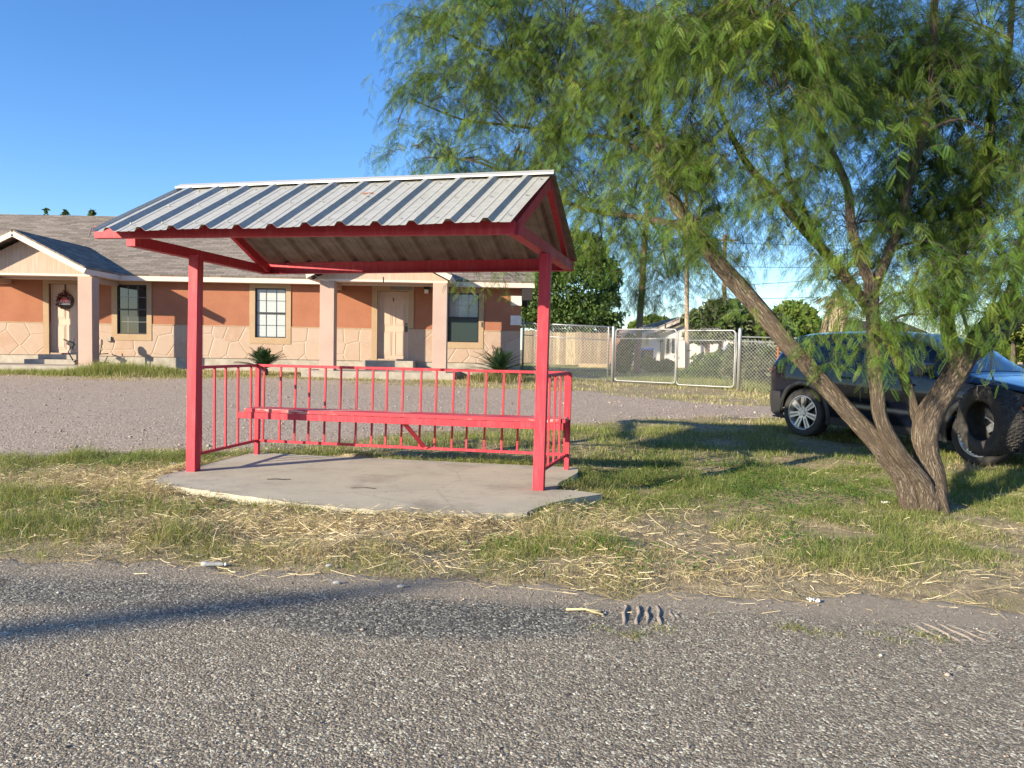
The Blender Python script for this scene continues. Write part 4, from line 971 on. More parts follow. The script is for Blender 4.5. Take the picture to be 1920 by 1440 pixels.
    def lb(mb_, name, mats, parent, bevel=0):                   # parts live in the car's own frame
        me_parent_backup = parent
        o = mb_.build(name, mats, None, bevel); o.parent = parent; return o
    body = lb(m, 'body', [PAINT, CLAD], root)
    import bmesh
    bm = bmesh.new(); bm.from_mesh(body.data); bmesh.ops.remove_doubles(bm, verts=bm.verts, dist=.0015); bmesh.ops.recalc_face_normals(bm, faces=bm.faces); bm.to_mesh(body.data); bm.free()
    # glass, 4 mm proud of the skin
    def patch(x0, x1, t0, t1, n=14, off=.004, sgn=1, mt=8, trim=None):
        vs = []
        for i in range(n+1):
            for j in range(mt+1):
                x = x0+(x1-x0)*i/n; a, b = (t0, t1) if trim is None else trim(x); t = a+(b-a)*j/mt
                p = np.array(surf(x, t)); q = np.array(surf(x+.01, t))-p; r_ = np.array(surf(x, t+.01))-p; nn = np.cross(q, r_); nn /= np.linalg.norm(nn)+1e-9
                if nn[1] > 0.2 or (abs(nn[1]) <= .2 and nn[2] < 0): nn = -nn
                p = p+nn*off; vs.append((p[0], p[1]*sgn, p[2]))
        return vs, [(i*(mt+1)+j, (i+1)*(mt+1)+j, (i+1)*(mt+1)+j+1, i*(mt+1)+j+1) for i in range(n) for j in range(mt)]
    for sgn in (1, -1):
        for (xa, xb) in ((-.52, .02), (.06, .88), (.94, 2.12)):
            m = MB(); top = lambda x: (1.08, max(1.10, min(1.90, 1.08+.82*min(1, max(0.05, (2.25-x)/.55))*min(1, max(.1, (x+.66)/.22)))))
            vs, fs = patch(xa, xb, 1.08, 1.9, sgn=sgn, trim=top); m.add(vs, fs, 0, True); lb(m, 'side_window', CG, root)
    def acrosspatch(x0, x1, w0, w1, off, name, mats, n=10, k_=12):
        vs = []
        for i in range(n+1):
            x = x0+(x1-x0)*i/n; ez, rz, wr = (float(sm(q, x)) for q in (BELT, ROOF, WR)); hw = w0+(w1-w0)*i/n
            for j in range(k_+1):
                y = -hw+2*hw*j/k_; s = 1-min(1, abs(y)/wr); p = surf(x, 2+s); vs.append((x, y, p[2]+off))
        m = MB(); m.add(vs, [(i*(k_+1)+j, (i+1)*(k_+1)+j, (i+1)*(k_+1)+j+1, i*(k_+1)+j+1) for i in range(n) for j in range(k_)], 0, True); return lb(m, name, mats, root)
    acrosspatch(1.66, 2.40, .60, .74, .006, 'windscreen', CG); acrosspatch(-.80, -.56, .56, .58, .006, 'rear_window', CG)
    # door seams, sill strip, chrome line under the glass
    m = MB()
    for sgn in (1, -1):
        for xs2 in (.02, .91, 2.14):
            for t0_, t1_ in ((.14, 1.06),):
                vs, fs = patch(xs2, xs2+.012, t0_, t1_, 1, .0015, sgn, 20); m.add(vs, fs, 0)
        vs, fs = patch(.5, 2.14, .13, .15, 10, .0015, sgn, 1); m.add(vs, fs, 0)
        vs, fs = patch(-.70, 2.2, 1.035, 1.07, 20, .004, sgn, 2); m.add(vs, fs, 0)
    lb(m, 'door_seam', BLACK, root)
    for sgn in (1, -1):
        m = MB(); vs, fs = patch(.46, 2.24, .0, .13, 20, .012, sgn, 5); m.add(vs, fs, 0, True); lb(m, 'sill', CLAD, root)
        m = MB(); vs, fs = patch(-.80, -.47, .0, .48, 8, .010, sgn, 8); m.add(vs, fs, 0, True); lb(m, 'bumper_corner', CLAD, root)
        for ax in (0, wb):
            m = MB(); pr = []
            for a in np.linspace(-.30, math.pi+.30, 36):
                for rr_, dy in ((AR-.012, .0), (AR-.006, .022), (AR+.055, .020), (AR+.060, -.01)):
                    x = ax+rr_*math.cos(a); z = RW+rr_*math.sin(a); bz, ez = float(sm(BOT, x)), float(sm(BELT, x)); t = min(1, max(0, (z-bz)/(ez-bz))); y = surf(x, t)[1]-dy; pr.append((x, y*sgn, max(z, .22)))
            m.add(pr, [(i*4+j, (i+1)*4+j, (i+1)*4+j+1, i*4+j+1) for i in range(35) for j in range(3)], 0, True); lb(m, 'wheel_arch', CLAD, root)
        for xd in (.72, 1.72):
            p = np.array(surf(xd, .86)); m = MB(); m.tube([(xd-.10, (p[1]-.005)*sgn, p[2]), (xd-.07, (p[1]-.035)*sgn, p[2]+.005), (xd+.07, (p[1]-.035)*sgn, p[2]+.005), (xd+.10, (p[1]-.005)*sgn, p[2])], .013, 8); lb(m, 'door_handle', PAINT, root)
        # tail lamp and reflector
        m = MB(); vs, fs = patch(-.84, -.60, .84, .96, 6, .008, sgn, 3, trim=lambda x: (.80+.10*max(0, (x+.84)/.24), .955)); m.add(vs, fs, 0, True); tl = lb(m, 'tail_light', CLAD, root)
        m = MB(); vs, fs = patch(-.838, -.72, .885, .945, 6, .012, sgn, 3); m.add(vs, fs, 0, True); k2 = Mat('red_lens'); lb(m, 'lens', k2.set((.75, .05, .05), .15, 0, .6), tl)
        p = np.array(surf(2.02, 1.1)); m = MB(); m.tube([(2.03, p[1]*sgn, p[2]+.02), (2.04, (p[1]-.10)*sgn, p[2]+.04)], .03, 8); vsx = [(2.03+.05*math.cos(a), (p[1]-.20)*sgn+.11*math.cos(a)*0, p[2]+.08) for a in (0,)]
        m.box((2.06, (p[1]-.20)*sgn, p[2]+.085), (.11, .24, .16)); lb(m, 'wing_mirror', PAINT, root, .05)
        m = MB(); vs, fs = patch(3.12, 3.44, .80, .97, 8, .006, sgn, 4); m.add(vs, fs, 0, True); hl = lb(m, 'headlight', CLAD, root)
        m = MB(); vs, fs = patch(3.10, 3.22, .70, .755, 4, .008, sgn, 2); m.add(vs, fs, 0, True); k3 = Mat('amber_lens'); lb(m, 'side_marker', k3.set((.75, .16, .03), .2, 0, .6), root)
    # fuel flap: a thin ring on the near rear wing
    p0 = np.array(surf(-.37, .80)); m = MB(); ring = []
    for a in np.linspace(0, 2*math.pi, 25):
        x, t = -.37+.082*math.cos(a), .80+.095*math.sin(a); q = surf(x, t); ring.append((q[0], q[1]-.001, q[2]))
    m.tube(ring, .0035, 4, cap=False); lb(m, 'fuel_flap', BLACK, root)
    # rear tow bar
    m = MB(); m.bb(-1.14, -.75, -.05, .05, .33, .41); m.tube([(-1.145, 0, .37), (-1.09, 0, .37)], .058, 10); m.tube([(-.98, 0, .41), (-.98, 0, .47), (-.84, 0, .47), (-.84, 0, .41)], .008, 6); lb(m, 'tow_bar', BLACK, root)
    m = MB(); m.bb(-.90, -.82, -.60, .60, .40, .60); lb(m, 'rear_bumper', CLAD, root, .03)
    m = MB(); m.bb(3.40, 3.53, -.50, .50, .36, .70); lb(m, 'front_bumper', CLAD, root, .04)
    # wheels
    def wheel(x, y, sgn, steer):
        e_ = bpy.data.objects.new('wheel', None); COL.objects.link(e_); e_.parent = root; e_.location = (x, y, RW); e_.rotation_euler = (0, 0, steer+(0 if sgn < 0 else math.pi))
        # built facing -y
        m = MB(); prof = [(.262, -.105), (.285, -.118), (.335, -.122), (.362, -.105), (.372, -.06), (.375, 0), (.372, .06), (.362, .105), (.33, .12), (.262, .10)]; K = 56
        vs = [(r_*math.cos(a), yy, r_*math.sin(a)) for a in np.linspace(0, 2*math.pi, K, endpoint=False) for (r_, yy) in prof]; n_ = len(prof)
        m.add(vs, [(i*n_+j, ((i+1) % K)*n_+j, ((i+1) % K)*n_+j+1, i*n_+j+1) for i in range(K) for j in range(n_-1)], 0, True)
        lb(m, 'tyre', RUB, e_)
        m = MB(); prof = [(.255, -.112), (.266, -.115), (.262, -.095), (.235, -.085), (.232, .10)]; n_ = len(prof)
        vs = [(r_*math.cos(a), yy, r_*math.sin(a)) for a in np.linspace(0, 2*math.pi, K, endpoint=False) for (r_, yy) in prof]
        m.add(vs, [(i*n_+j, ((i+1) % K)*n_+j, ((i+1) % K)*n_+j+1, i*n_+j+1) for i in range(K) for j in range(n_-1)], 0, True)
        for i in range(7):
            a = 2*math.pi*i/7+math.pi/2; d = np.array([math.cos(a), math.sin(a)]); tq = np.array([-d[1], d[0]])
            for (r0, r1, w0, w1) in ((.05, .245, .030, .046),):
                A = [d*r0-tq*w0, d*r0+tq*w0, d*r1+tq*w1, d*r1-tq*w1]
                vs = [(p[0], -.098 if q < 2 else -.104, p[1]) for q, p in enumerate(A)]+[(p[0], -.065, p[1]) for p in A]
                m.add(vs, [(0, 1, 2, 3), (0, 4, 5, 1), (1, 5, 6, 2), (3, 2, 6, 7), (0, 3, 7, 4)])
                A = [d*.10-tq*.008, d*.10+tq*.008, d*.235+tq*.012, d*.235-tq*.012]; m.add([(p[0], -.1055, p[1]) for p in A], [(0, 1, 2, 3)], 1)
        m.tube([(0, -.065, 0), (0, -.108, 0)], [.062, .056], 16)
        for i in range(5):
            a = 2*math.pi*i/5+.4; m.tube([(.045*math.cos(a), -.106, .045*math.sin(a)), (.045*math.cos(a), -.112, .045*math.sin(a))], .009, 6, 1)
        lb(m, 'rim', [ALLOY, mottled('rim_shadow_grey', (.2, .2, .2), (.26, .26, .26), bump=0)], e_)
        m = MB(); m.tube([(0, -.03, 0), (0, .0, 0)], .23, 30); lb(m, 'brake_disc', BLACK, e_)
    for x, st in ((0, 0), (wb, -.10)):
        wheel(x, -TW-.02, -1, st); wheel(x, TW+.02, 1, st)
car()

# ================================================================== TYRE SWING
ty = empty('tyre_swing', (5.02, 8.10, .78), 'worn black off-road tyre hanging from a strap under the tree as a swing', 'tyre swing')
RUB2 = mottled('old_tyre', (.030, .028, .027), (.065, .058, .052), 12, .9, .3)
TC = Vector([float(q) for q in at(1855, 789, 8.05)]); Rt = .365; ax = Vector((-.985, -.10, -.03)).normalized()
zt_ = Vector((0, 0, 1)); rx = ax.cross(zt_).normalized(); rz = rx.cross(ax).normalized()
if rz.z < 0: rz = -rz
def tp(r_, a, w): return TC+rx*(r_*math.cos(a))+rz*(r_*math.sin(a))+ax*w
m = MB(); prof = [(.205, .10), (.225, .122), (.27, .132), (.325, .128), (.352, .110), (.360, .07), (.362, 0), (.360, -.07), (.352, -.110), (.325, -.128), (.27, -.132), (.225, -.122), (.205, -.10), (.225, -.095), (.30, -.10), (.33, 0), (.30, .10), (.225, .095)]; K = 64; n_ = len(prof)
m.add([tp(r_, 2*math.pi*i/K, w) for i in range(K) for (r_, w) in prof], [(i*n_+j, ((i+1) % K)*n_+j, ((i+1) % K)*n_+(j+1) % n_, i*n_+(j+1) % n_) for i in range(K) for j in range(n_)], 0, True)
m.build('tyre', RUB2, ty)
m = MB()
for i in range(46):
    for j, w in enumerate((-.105, -.068, -.026, .026, .068, .105)):
        a = 2*math.pi*(i+.5*(j % 2)+.15*math.sin(i*3+j))/46; r0 = .360 if abs(w) < .09 else .353; d = .013; sk = .02*(1 if j % 2 else -1); hw = .016
        A = [(a-.022, w-hw), (a+.016, w-hw*.6), (a+.026, w+hw), (a-.012, w+hw*.7)]
        vs = [tp(r0-.004, q[0]+sk*.3, q[1]) for q in A]+[tp(r0+d, q[0]+sk*.3, q[1]) for q in A]
        m.add(vs, [(4, 5, 6, 7), (0, 1, 5, 4), (1, 2, 6, 5), (2, 3, 7, 6), (3, 0, 4, 7)])
m.build('tread', RUB2, ty)
SW_TOP = Vector([float(q) for q in at(1862, 640, 8.05)])
m = MB(); tt = tp(.36, math.pi/2, 0)
m.beam(tt+Vector((0, 0, .14)), SW_TOP, .028, .008, up=(.5, -.8, 0)); m.tube([tt+Vector((0, 0, .16)), tt+Vector((.03, -.02, .06)), tp(.375, math.pi/2, .06), tp(.37, math.pi/2, .14), tp(.28, math.pi/2, .145), tp(.21, math.pi/2, .10)], .008, 6); m.tube([tt+Vector((0, 0, .16)), tp(.385, math.pi/2, -.05), tp(.375, math.pi/2, -.135), tp(.28, math.pi/2, -.14)], .008, 6)
m.build('strap', mottled('grey_strap', (.17, .15, .13), (.25, .22, .19), 30), ty)
# ================================================================== MESQUITE TREE
def bark_mat(name, a, b, c3, sc=1.0):
    k = Mat(name); at_ = k.n('Attribute'); at_.attribute_name = 'bark'; sp_ = k.n('SeparateXYZ'); k.l(at_.outputs['Vector'], sp_.inputs[0])
    ang = k.math('MULTIPLY', sp_.outputs[0], 2*math.pi); cb = k.n('CombineXYZ')
    k.l(k.math('MULTIPLY', k.math('COSINE', ang), 1.25), cb.inputs[0]); k.l(k.math('MULTIPLY', k.math('SINE', ang), 1.25), cb.inputs[1]); k.l(k.math('MULTIPLY', sp_.outputs[1], 1.9), cb.inputs[2])
    wn = k.n('TexNoise', Scale=3*sc, Detail=4); k.l(cb.outputs[0], wn.inputs['Vector'])
    ad = k.n('VectorMath'); ad.operation = 'ADD'; s2 = k.n('VectorMath'); s2.operation = 'SCALE'; s2.inputs['Scale'].default_value = .55; k.l(wn.outputs['Color'], s2.inputs[0]); k.l(cb.outputs[0], ad.inputs[0]); k.l(s2.outputs[0], ad.inputs[1])
    n = k.noise(ad.outputs[0], 3.6*sc, 4, .55); nf = k.noise(ad.outputs[0], 15*sc, 6, .7); n1 = k.noise(cb.outputs[0], 1.1, 3)
    rid = k.math('ABSOLUTE', k.math('SUBTRACT', k.math('MULTIPLY', n, 2), 1)); rid = k.maprange(rid, 0, .30)
    n2 = k.noise(ad.outputs[0], 7.5*sc, 3, .5); r2 = k.maprange(k.math('ABSOLUTE', k.math('SUBTRACT', k.math('MULTIPLY', n2, 2), 1)), 0, .28)
    hgt = k.math('ADD', k.math('MULTIPLY', k.math('MULTIPLY', rid, k.math('ADD', .55, k.math('MULTIPLY', r2, .45))), .9), k.math('MULTIPLY', nf, .55))
    col = k.ramp(k.math('MULTIPLY', hgt, .75), [(.15, c3), (.42, a), (.85, b)]); col = k.mix(k.maprange(n1, .4, .65, 0, .3), col, (.20, .145, .11))
    k.bump(hgt, 1.0, .03); return k.set(col, .95, 0, .1)
BARK = bark_mat('mesquite_bark', (.23, .185, .14), (.47, .39, .305), (.06, .044, .034))
BARKD = mottled('twig_bark', (.055, .04, .032), (.12, .09, .07), 20, .9, .2)

def smooth_path(P, n=6):
    P = [np.array(p, float) for p in P]; out = []
    for i in range(len(P)-1):
        a, b, c, d = P[max(i-1, 0)], P[i], P[i+1], P[min(i+2, len(P)-1)]
        for q in range(n):
            t = q/n; out.append(.5*((2*b)+(c-a)*t+(2*a-5*b+4*c-d)*t*t+(3*b-a-3*c+d)*t**3))
    out.append(P[-1]); return out
tree = empty('mesquite_tree', (3.83, 6.97, 0), 'large multi-stemmed mesquite with feathery drooping foliage leaning over the shelter and the car', 'tree')
# limbs: (px, py, depth, width in photo px)
LIMB = {
 'A': [(1712, 972, 6.90, 46), (1694, 899, 6.90, 40), (1664, 858, 6.92, 38), (1637, 822, 6.95, 38), (1598, 780, 7.0, 36), (1559, 738, 7.05, 36), (1531, 705, 7.1, 37), (1503, 672, 7.15, 37), (1478, 647, 7.2, 36), (1440, 600, 7.3, 36), (1392, 545, 7.45, 36), (1345, 490, 7.6, 33), (1305, 435, 7.8, 30), (1265, 380, 8.05, 28), (1235, 315, 8.3, 25), (1232, 250, 8.6, 22), (1228, 180, 8.9, 19), (1205, 100, 9.2, 16), (1160, 10, 9.5, 12), (1110, -80, 9.7, 8)],
 'B': [(1742, 970, 6.88, 48), (1731, 913, 6.86, 42), (1709, 880, 6.84, 36), (1684, 847, 6.82, 33), (1662, 810, 6.82, 31), (1649, 774, 6.82, 30), (1646, 741, 6.83, 30), (1642, 708, 6.84, 30), (1638, 663, 6.86, 29), (1636, 600, 6.9, 28), (1634, 530, 6.95, 32)],
 'B1': [(1634, 534, 6.95, 30), (1612, 480, 6.97, 24), (1596, 420, 7.0, 22), (1588, 350, 7.05, 20), (1560, 290, 7.05, 20), (1530, 225, 7.05, 20), (1500, 150, 7.0, 17), (1478, 80, 6.9, 14), (1450, -20, 6.8, 10)],
 'B2': [(1640, 534, 6.97, 30), (1664, 480, 7.0, 24), (1688, 420, 7.05, 22), (1702, 350, 7.1, 22), (1722, 280, 7.15, 22), (1742, 200, 7.2, 22), (1752, 110, 7.25, 20), (1752, 20, 7.3, 18), (1760, -90, 7.4, 12)],
 'C': [(1758, 970, 6.92, 50), (1750, 899, 6.93, 46), (1738, 858, 6.94, 48), (1734, 816, 6.95, 50), (1742, 780, 6.98, 50), (1762, 747, 7.02, 48), (1784, 713, 7.06, 47), (1806, 675, 7.1, 46)],
 'C1': [(1804, 678, 7.1, 38), (1832, 630, 7.15, 32), (1858, 600, 7.2, 30), (1890, 560, 7.3, 24), (1912, 500, 7.45, 22), (1925, 420, 7.6, 20), (1935, 300, 7.8, 16), (1950, 150, 8.0, 10)],
 'C2': [(1808, 676, 7.12, 34), (1842, 652, 7.5, 30), (1870, 632, 7.95, 28), (1905, 600, 8.25, 26), (1950, 560, 8.5, 22), (2010, 500, 8.8, 16), (2080, 420, 9.2, 10)],
 'C3': [(1800, 680, 7.16, 34), (1782, 640, 7.3, 30), (1776, 590, 7.45, 28), (1790, 520, 7.6, 24), (1806, 450, 7.7, 22), (1830, 380, 7.8, 22), (1852, 300, 7.85, 20), (1862, 200, 7.9, 18), (1890, 100, 8.0, 14), (1900, -40, 8.1, 8)],
 'D': [(1730, 808, 7.0, 30), (1714, 769, 7.08, 27), (1704, 735, 7.16, 26), (1694, 703, 7.25, 26), (1672, 650, 7.4, 25), (1636, 590, 7.6, 26), (1590, 525, 7.8, 26), (1540, 465, 8.0, 24), (1490, 410, 8.15, 22), (1450, 360, 8.3, 20), (1415, 325, 8.4, 18), (1385, 280, 8.5, 14), (1350, 200, 8.7, 10), (1330, 100, 8.9, 7)],
 'D1': [(1545, 470, 8.0, 16), (1510, 400, 8.0, 13), (1480, 340, 8.0, 12), (1470, 270, 8.0, 10), (1440, 190, 8.0, 7)],
 'A1': [(1300, 430, 7.8, 24), (1240, 415, 8.1, 17), (1180, 405, 8.4, 14), (1110, 395, 8.8, 12), (1040, 370, 9.2, 9), (960, 330, 9.6, 7), (880, 300, 9.9, 5), (800, 295, 10.1, 3)],
 'A2': [(1232, 260, 8.6, 18), (1180, 215, 9.0, 14), (1130, 170, 9.4, 12), (1060, 150, 9.8, 10), (980, 110, 10.0, 8), (900, 90, 10.2, 6), (830, 60, 10.3, 4)],
 'A3': [(1232, 300, 8.4, 14), (1150, 260, 9.0, 11), (1060, 250, 9.5, 9), (960, 235, 9.9, 7), (870, 225, 10.1, 5), (780, 190, 10.2, 3)],
}
m = MB(); limbpts = []
for kname, P in LIMB.items():
    pts = smooth_path([at(p[0], p[1], p[2]) for p in P], 5); wd = smooth_path([np.array([p[3]*p[2]/FPX/2*.88*(.85 if P[0][3] < 31 else 1)]) for p in P], 5)
    big = P[0][3] > 29
    m.tube(pts, [float(w[0]) for w in wd], 18 if big else 9, rough=.34 if big else .25, seed=len(limbpts) % 97, uv=True)
    limbpts += [np.append(p, w[0]) for p, w in zip(pts, wd)]
# root flare
b0 = at(1740, 958, 6.93)
for a in np.linspace(0, 5.4, 6):
    d = np.array([math.cos(a), math.sin(a), 0]); m.tube([b0+d*.02+[0, 0, .22], b0+d*.09+[0, 0, .06], b0+d*.16+[0, 0, -.06]], [.10, .085, .05], 9, rough=.3, seed=int(a*9), uv=True)
# dark broken stub and a knot on the stems
m.build('trunk', BARK, tree)
limbarr = np.array(limbpts)
# foliage masses: px, py, depth, half width px, half height px, density
CL = [(830,55,10.2,75,70,.8),(900,15,10,95,70,1),(795,185,10.2,62,45,.7),(880,150,10,90,80,1),(770,275,10.2,65,32,.7),(850,290,10,95,42,1),(960,110,9.8,100,105,1),(980,250,9.6,90,85,1),(722,150,10.3,26,12,.5),(745,230,10.2,35,25,.5),(1060,50,9.5,105,95,1),(1080,190,9.3,105,105,1),(1040,310,9.3,90,60,1),(1150,95,9,95,110,1),(1170,240,8.9,95,95,1),(1110,375,9.1,70,65,1),(1190,370,8.9,75,70,1),(1130,455,9.2,60,42,1),(1215,460,8.9,60,60,1),(1180,530,9.0,32,36,.8),(1255,525,8.9,45,40,.8),(1300,500,8.8,42,42,.9),(1200,580,9.0,20,20,.5),(1290,565,9.0,30,22,.6),(1345,540,8.8,26,26,.6),
 (925,532,10.6,14,22,.9),(882,522,10.7,13,16,.8),(975,518,10.4,10,12,.6),
 (1260,320,8.1,75,75,1.1),(1290,190,8.0,95,105,1.2),(1270,50,7.9,95,90,1.1),(1375,280,8.1,80,75,1.3),(1350,400,8.1,70,50,1.1),(1430,370,8.2,55,45,1.1),(1330,465,8.0,45,30,.8),(1478,425,8.4,45,32,1.0),(1425,435,8.3,36,20,.8),(1380,80,8.2,90,90,1.3),
 (1320,30,6.1,85,60,1.3),(1290,85,6.1,45,45,1.0),(1440,50,5.9,85,85,1.5),(1462,165,5.9,60,65,1.5),(1490,235,6.0,40,42,1.2),(1395,10,5.9,60,50,1.2),(1480,320,6.4,38,40,1.0),(1530,90,6.3,60,70,1.2),
 (1655,240,6.1,22,40,.7),(1700,235,6.1,16,24,.7),(1550,170,7.3,80,90,1.3),(1620,240,7.4,75,80,1.3),(1560,330,7.4,45,55,1.1),(1650,90,7.6,85,90,1.1),(1600,420,7.4,60,60,1.2),(1690,400,7.6,75,75,1.4),(1760,120,7.5,95,100,1.3),(1770,300,7.5,90,85,1.4),(1850,60,7.6,85,80,1.2),(1880,190,7.5,75,85,1.4),(1850,330,7.6,70,65,1.3),(1905,400,7.4,50,65,1.3),(1700,180,7.8,70,80,1.2),(1730,480,7.6,70,50,1.3),(1810,420,7.7,70,50,1.3),
 (1800,480,6.9,75,50,1.3),(1885,520,6.8,55,55,1.4),(1790,560,6.9,65,40,1.2),(1870,580,6.8,52,30,1.1),(1700,550,6.9,75,55,1.4),(1740,590,6.75,75,34,1.0),(1685,622,6.6,48,24,.7),(1625,590,6.85,36,50,1.3),(1590,520,7.2,45,50,1.1),(1760,628,6.6,34,14,.45),(1662,664,6.6,34,9,.4),(1628,625,6.75,24,20,.6),(1590,640,6.8,14,8,.3),
 (1534,640,6.95,14,22,.9),(1542,670,6.9,9,8,.5),(1490,632,7.3,24,12,.6),(1440,585,7.5,40,22,.7),(1360,520,7.6,24,18,.8),(1570,575,7.6,24,45,.8),(1575,455,7.6,34,34,.9),
 (1600,150,8.6,90,90,.7),(1700,330,8.6,80,80,.7),(1820,250,8.8,90,90,.7),(1905,300,8.8,60,90,.7),(1500,350,8.8,60,60,.6),(1850,450,8.4,80,60,.7),(1560,60,8.4,90,80,.7),(1690,60,8.6,80,80,.7),(1800,130,8.8,80,80,.7),(1640,480,8.2,50,40,.7),(1740,400,8.4,60,60,.7),
 (1255,360,7.55,60,55,.7),(1300,440,7.4,45,38,.7),(1240,280,7.8,60,55,.7),(1340,330,7.5,50,50,.7),(1590,350,6.7,30,50,.7),(1740,170,6.9,50,70,.7),(1520,210,6.6,42,52,.7),(1640,570,6.65,30,46,.7),(1860,250,7.1,50,60,.7),(1590,250,6.8,40,50,.6),(1410,470,7.7,30,16,.5),
 (1500,430,7.5,36,30,.9),(1450,340,7.6,50,45,.9),(1700,430,6.8,40,45,1.0),(1590,440,6.7,26,36,.8),(1850,380,7.2,45,50,1.1),(1830,460,7.0,45,40,1.0),(1905,470,6.6,45,50,1.2),(1890,330,7.0,45,50,1.0),(1640,480,6.8,26,34,.8),(1340,420,7.3,40,36,.8),(1265,420,7.6,40,34,.9),(1160,400,8.6,60,30,.9),(1180,200,8.6,60,60,.8),(1230,140,8.5,50,60,.9)]
OUT = [(1000,-110,9.4,120,90,.8),(1160,-120,9,120,90,.8),(1330,-130,8,130,90,.9),(1330,-110,6.4,110,80,2.2),(1500,-120,6.2,120,90,2.6),(1650,-90,6.2,90,80,2.2),(1180,-150,6.6,110,90,1.6),(1400,-260,6.6,160,120,1.8),(1680,-140,7,130,100,.9),(1850,-140,7.4,120,100,.9),(1500,-150,8.4,140,100,.8),(1760,-180,8.6,150,100,.8),(1990,-60,7.6,90,110,.9),(2010,120,7.6,90,110,.9),(2010,300,7.4,90,100,.9),(2010,470,7.2,90,90,.9),(2120,200,8.2,120,160,.7),(2140,430,8.2,110,90,.6),(880,-90,10,90,70,.7)]
r = np.random.default_rng(77)
SP = []; TW_ = MB(); hubs = []
def spray_len(Y): return .40
for ci, (px, py, Y, hw, hh, den) in enumerate(CL+OUT):
    out = ci >= len(CL)
    c = at(px, py, Y); a, b = hw*Y/FPX, hh*Y/FPX; dp = max(.18, min(.9, .5*(a+b)*1.05))
    area = math.pi*a*b; n = max(5, int(area*(178*(1.1 if px < 1250 else 1) if not out else 52)*den*(1.0 if Y > 6.6 else 1.1)))
    # thin branch from the nearest limb to the mass, then branchlets
    big = a > .22
    if big:
        d = np.linalg.norm(limbarr[:, :3]-c-np.array([0, 0, -.1]), axis=1)+limbarr[:, 2]*.12; j = int(np.argmin(d)); q = limbarr[j]
        mid = (q[:3]+c)/2+np.array([0, 0, .12*d[j]])
        path = smooth_path([q[:3], mid, c], 4); r0 = min(q[3]*.55, .010+.016*np.linalg.norm(c-q[:3]))
        TW_.tube(path, list(np.linspace(r0, .007, len(path))), 5, cap=False)
    hubs = []
    for s in range(max(2, n//11)):
        v = r.normal(size=3); v /= np.linalg.norm(v); hubs.append(v*r.random()**.42)
    for s in range(n):
        off = hubs[int(r.integers(len(hubs)))]*np.array([a, dp, b])+r.normal(0, .085, 3); p = c+off
        p[2] += b*.25
        hor = np.array([off[0]/max(a, .1), off[1]/dp, 0])+r.normal(0, .55, 3)*np.array([1, 1, 0]); hor /= np.linalg.norm(hor)+1e-6
        dirn = hor*r.uniform(.4, 1.0)+np.array([0, 0, r.uniform(-.75, .30)]); dirn /= np.linalg.norm(dirn)
        L = r.uniform(.22, .55)*min(1.15, .5+b*1.2)
        SP.append((p, dirn, L, out, Y, ci))
        if big and s % 6 == 0 and not out:
            st = c+off*.25; TW_.tube([st, st*.45+p*.55+np.array([0, 0, .05]), p], [.007, .005, .003], 3, cap=False)
P0, D0, S0, LEN, NP, TINT = [], [], [], [], [], []
cl_t = r.uniform(.75, 1.25, len(CL+OUT))
tw_v, tw_f = [], []
for (p, d, L, out, Y, ci) in SP:
    k_ = int(r.integers(9, 14)); side = np.cross(d, [0, 0, 1.]); side /= np.linalg.norm(side)+1e-6
    g = r.uniform(.3, .85); st = r.uniform(.8, 1.2)*cl_t[ci]; yel = r.random()**2
    tint = (np.array([.070, .145, .026])*(1-yel)+np.array([.178, .245, .036])*yel)*st
    prev = None
    for q in range(5):
        t = q/4; pos = p+d*L*t+np.array([0, 0, -g*L*t*t]); w = .0028*(1-.7*t)
        for a_ in range(3):
            an = a_*2.094; tw_v.append(pos+side*w*math.cos(an)+np.array([0, 0, 1])*w*math.sin(an))
        if q:
            bb2 = len(tw_v)-6
            for a_ in range(3): tw_f.append((bb2+a_, bb2+(a_+1) % 3, bb2+3+(a_+1) % 3, bb2+3+a_))
    for q in range(k_):
        t = (q+.6)/k_; pos = p+d*L*t+np.array([0, 0, -g*L*t*t]); tg = d+np.array([0, 0, -2*g*t]); tg /= np.linalg.norm(tg)
        s_ = 1 if q % 2 else -1
        dr = tg*.55+side*s_*r.uniform(.5, 1.1)+np.array([0, 0, -r.uniform(.05, .65)])+r.normal(0, .28, 3); dr /= np.linalg.norm(dr)
        sd = np.cross(dr, r.normal(size=3)*.5+np.array([0, 0, 1.])); sd /= np.linalg.norm(sd)+1e-6
        P0.append(pos); D0.append(dr); S0.append(sd); LEN.append(r.uniform(.075, .125)*(1.5 if out else 1)); TINT.append(tint*r.uniform(.85, 1.15))
P0, D0, S0, LEN, TINT = map(np.array, (P0, D0, S0, LEN, TINT))
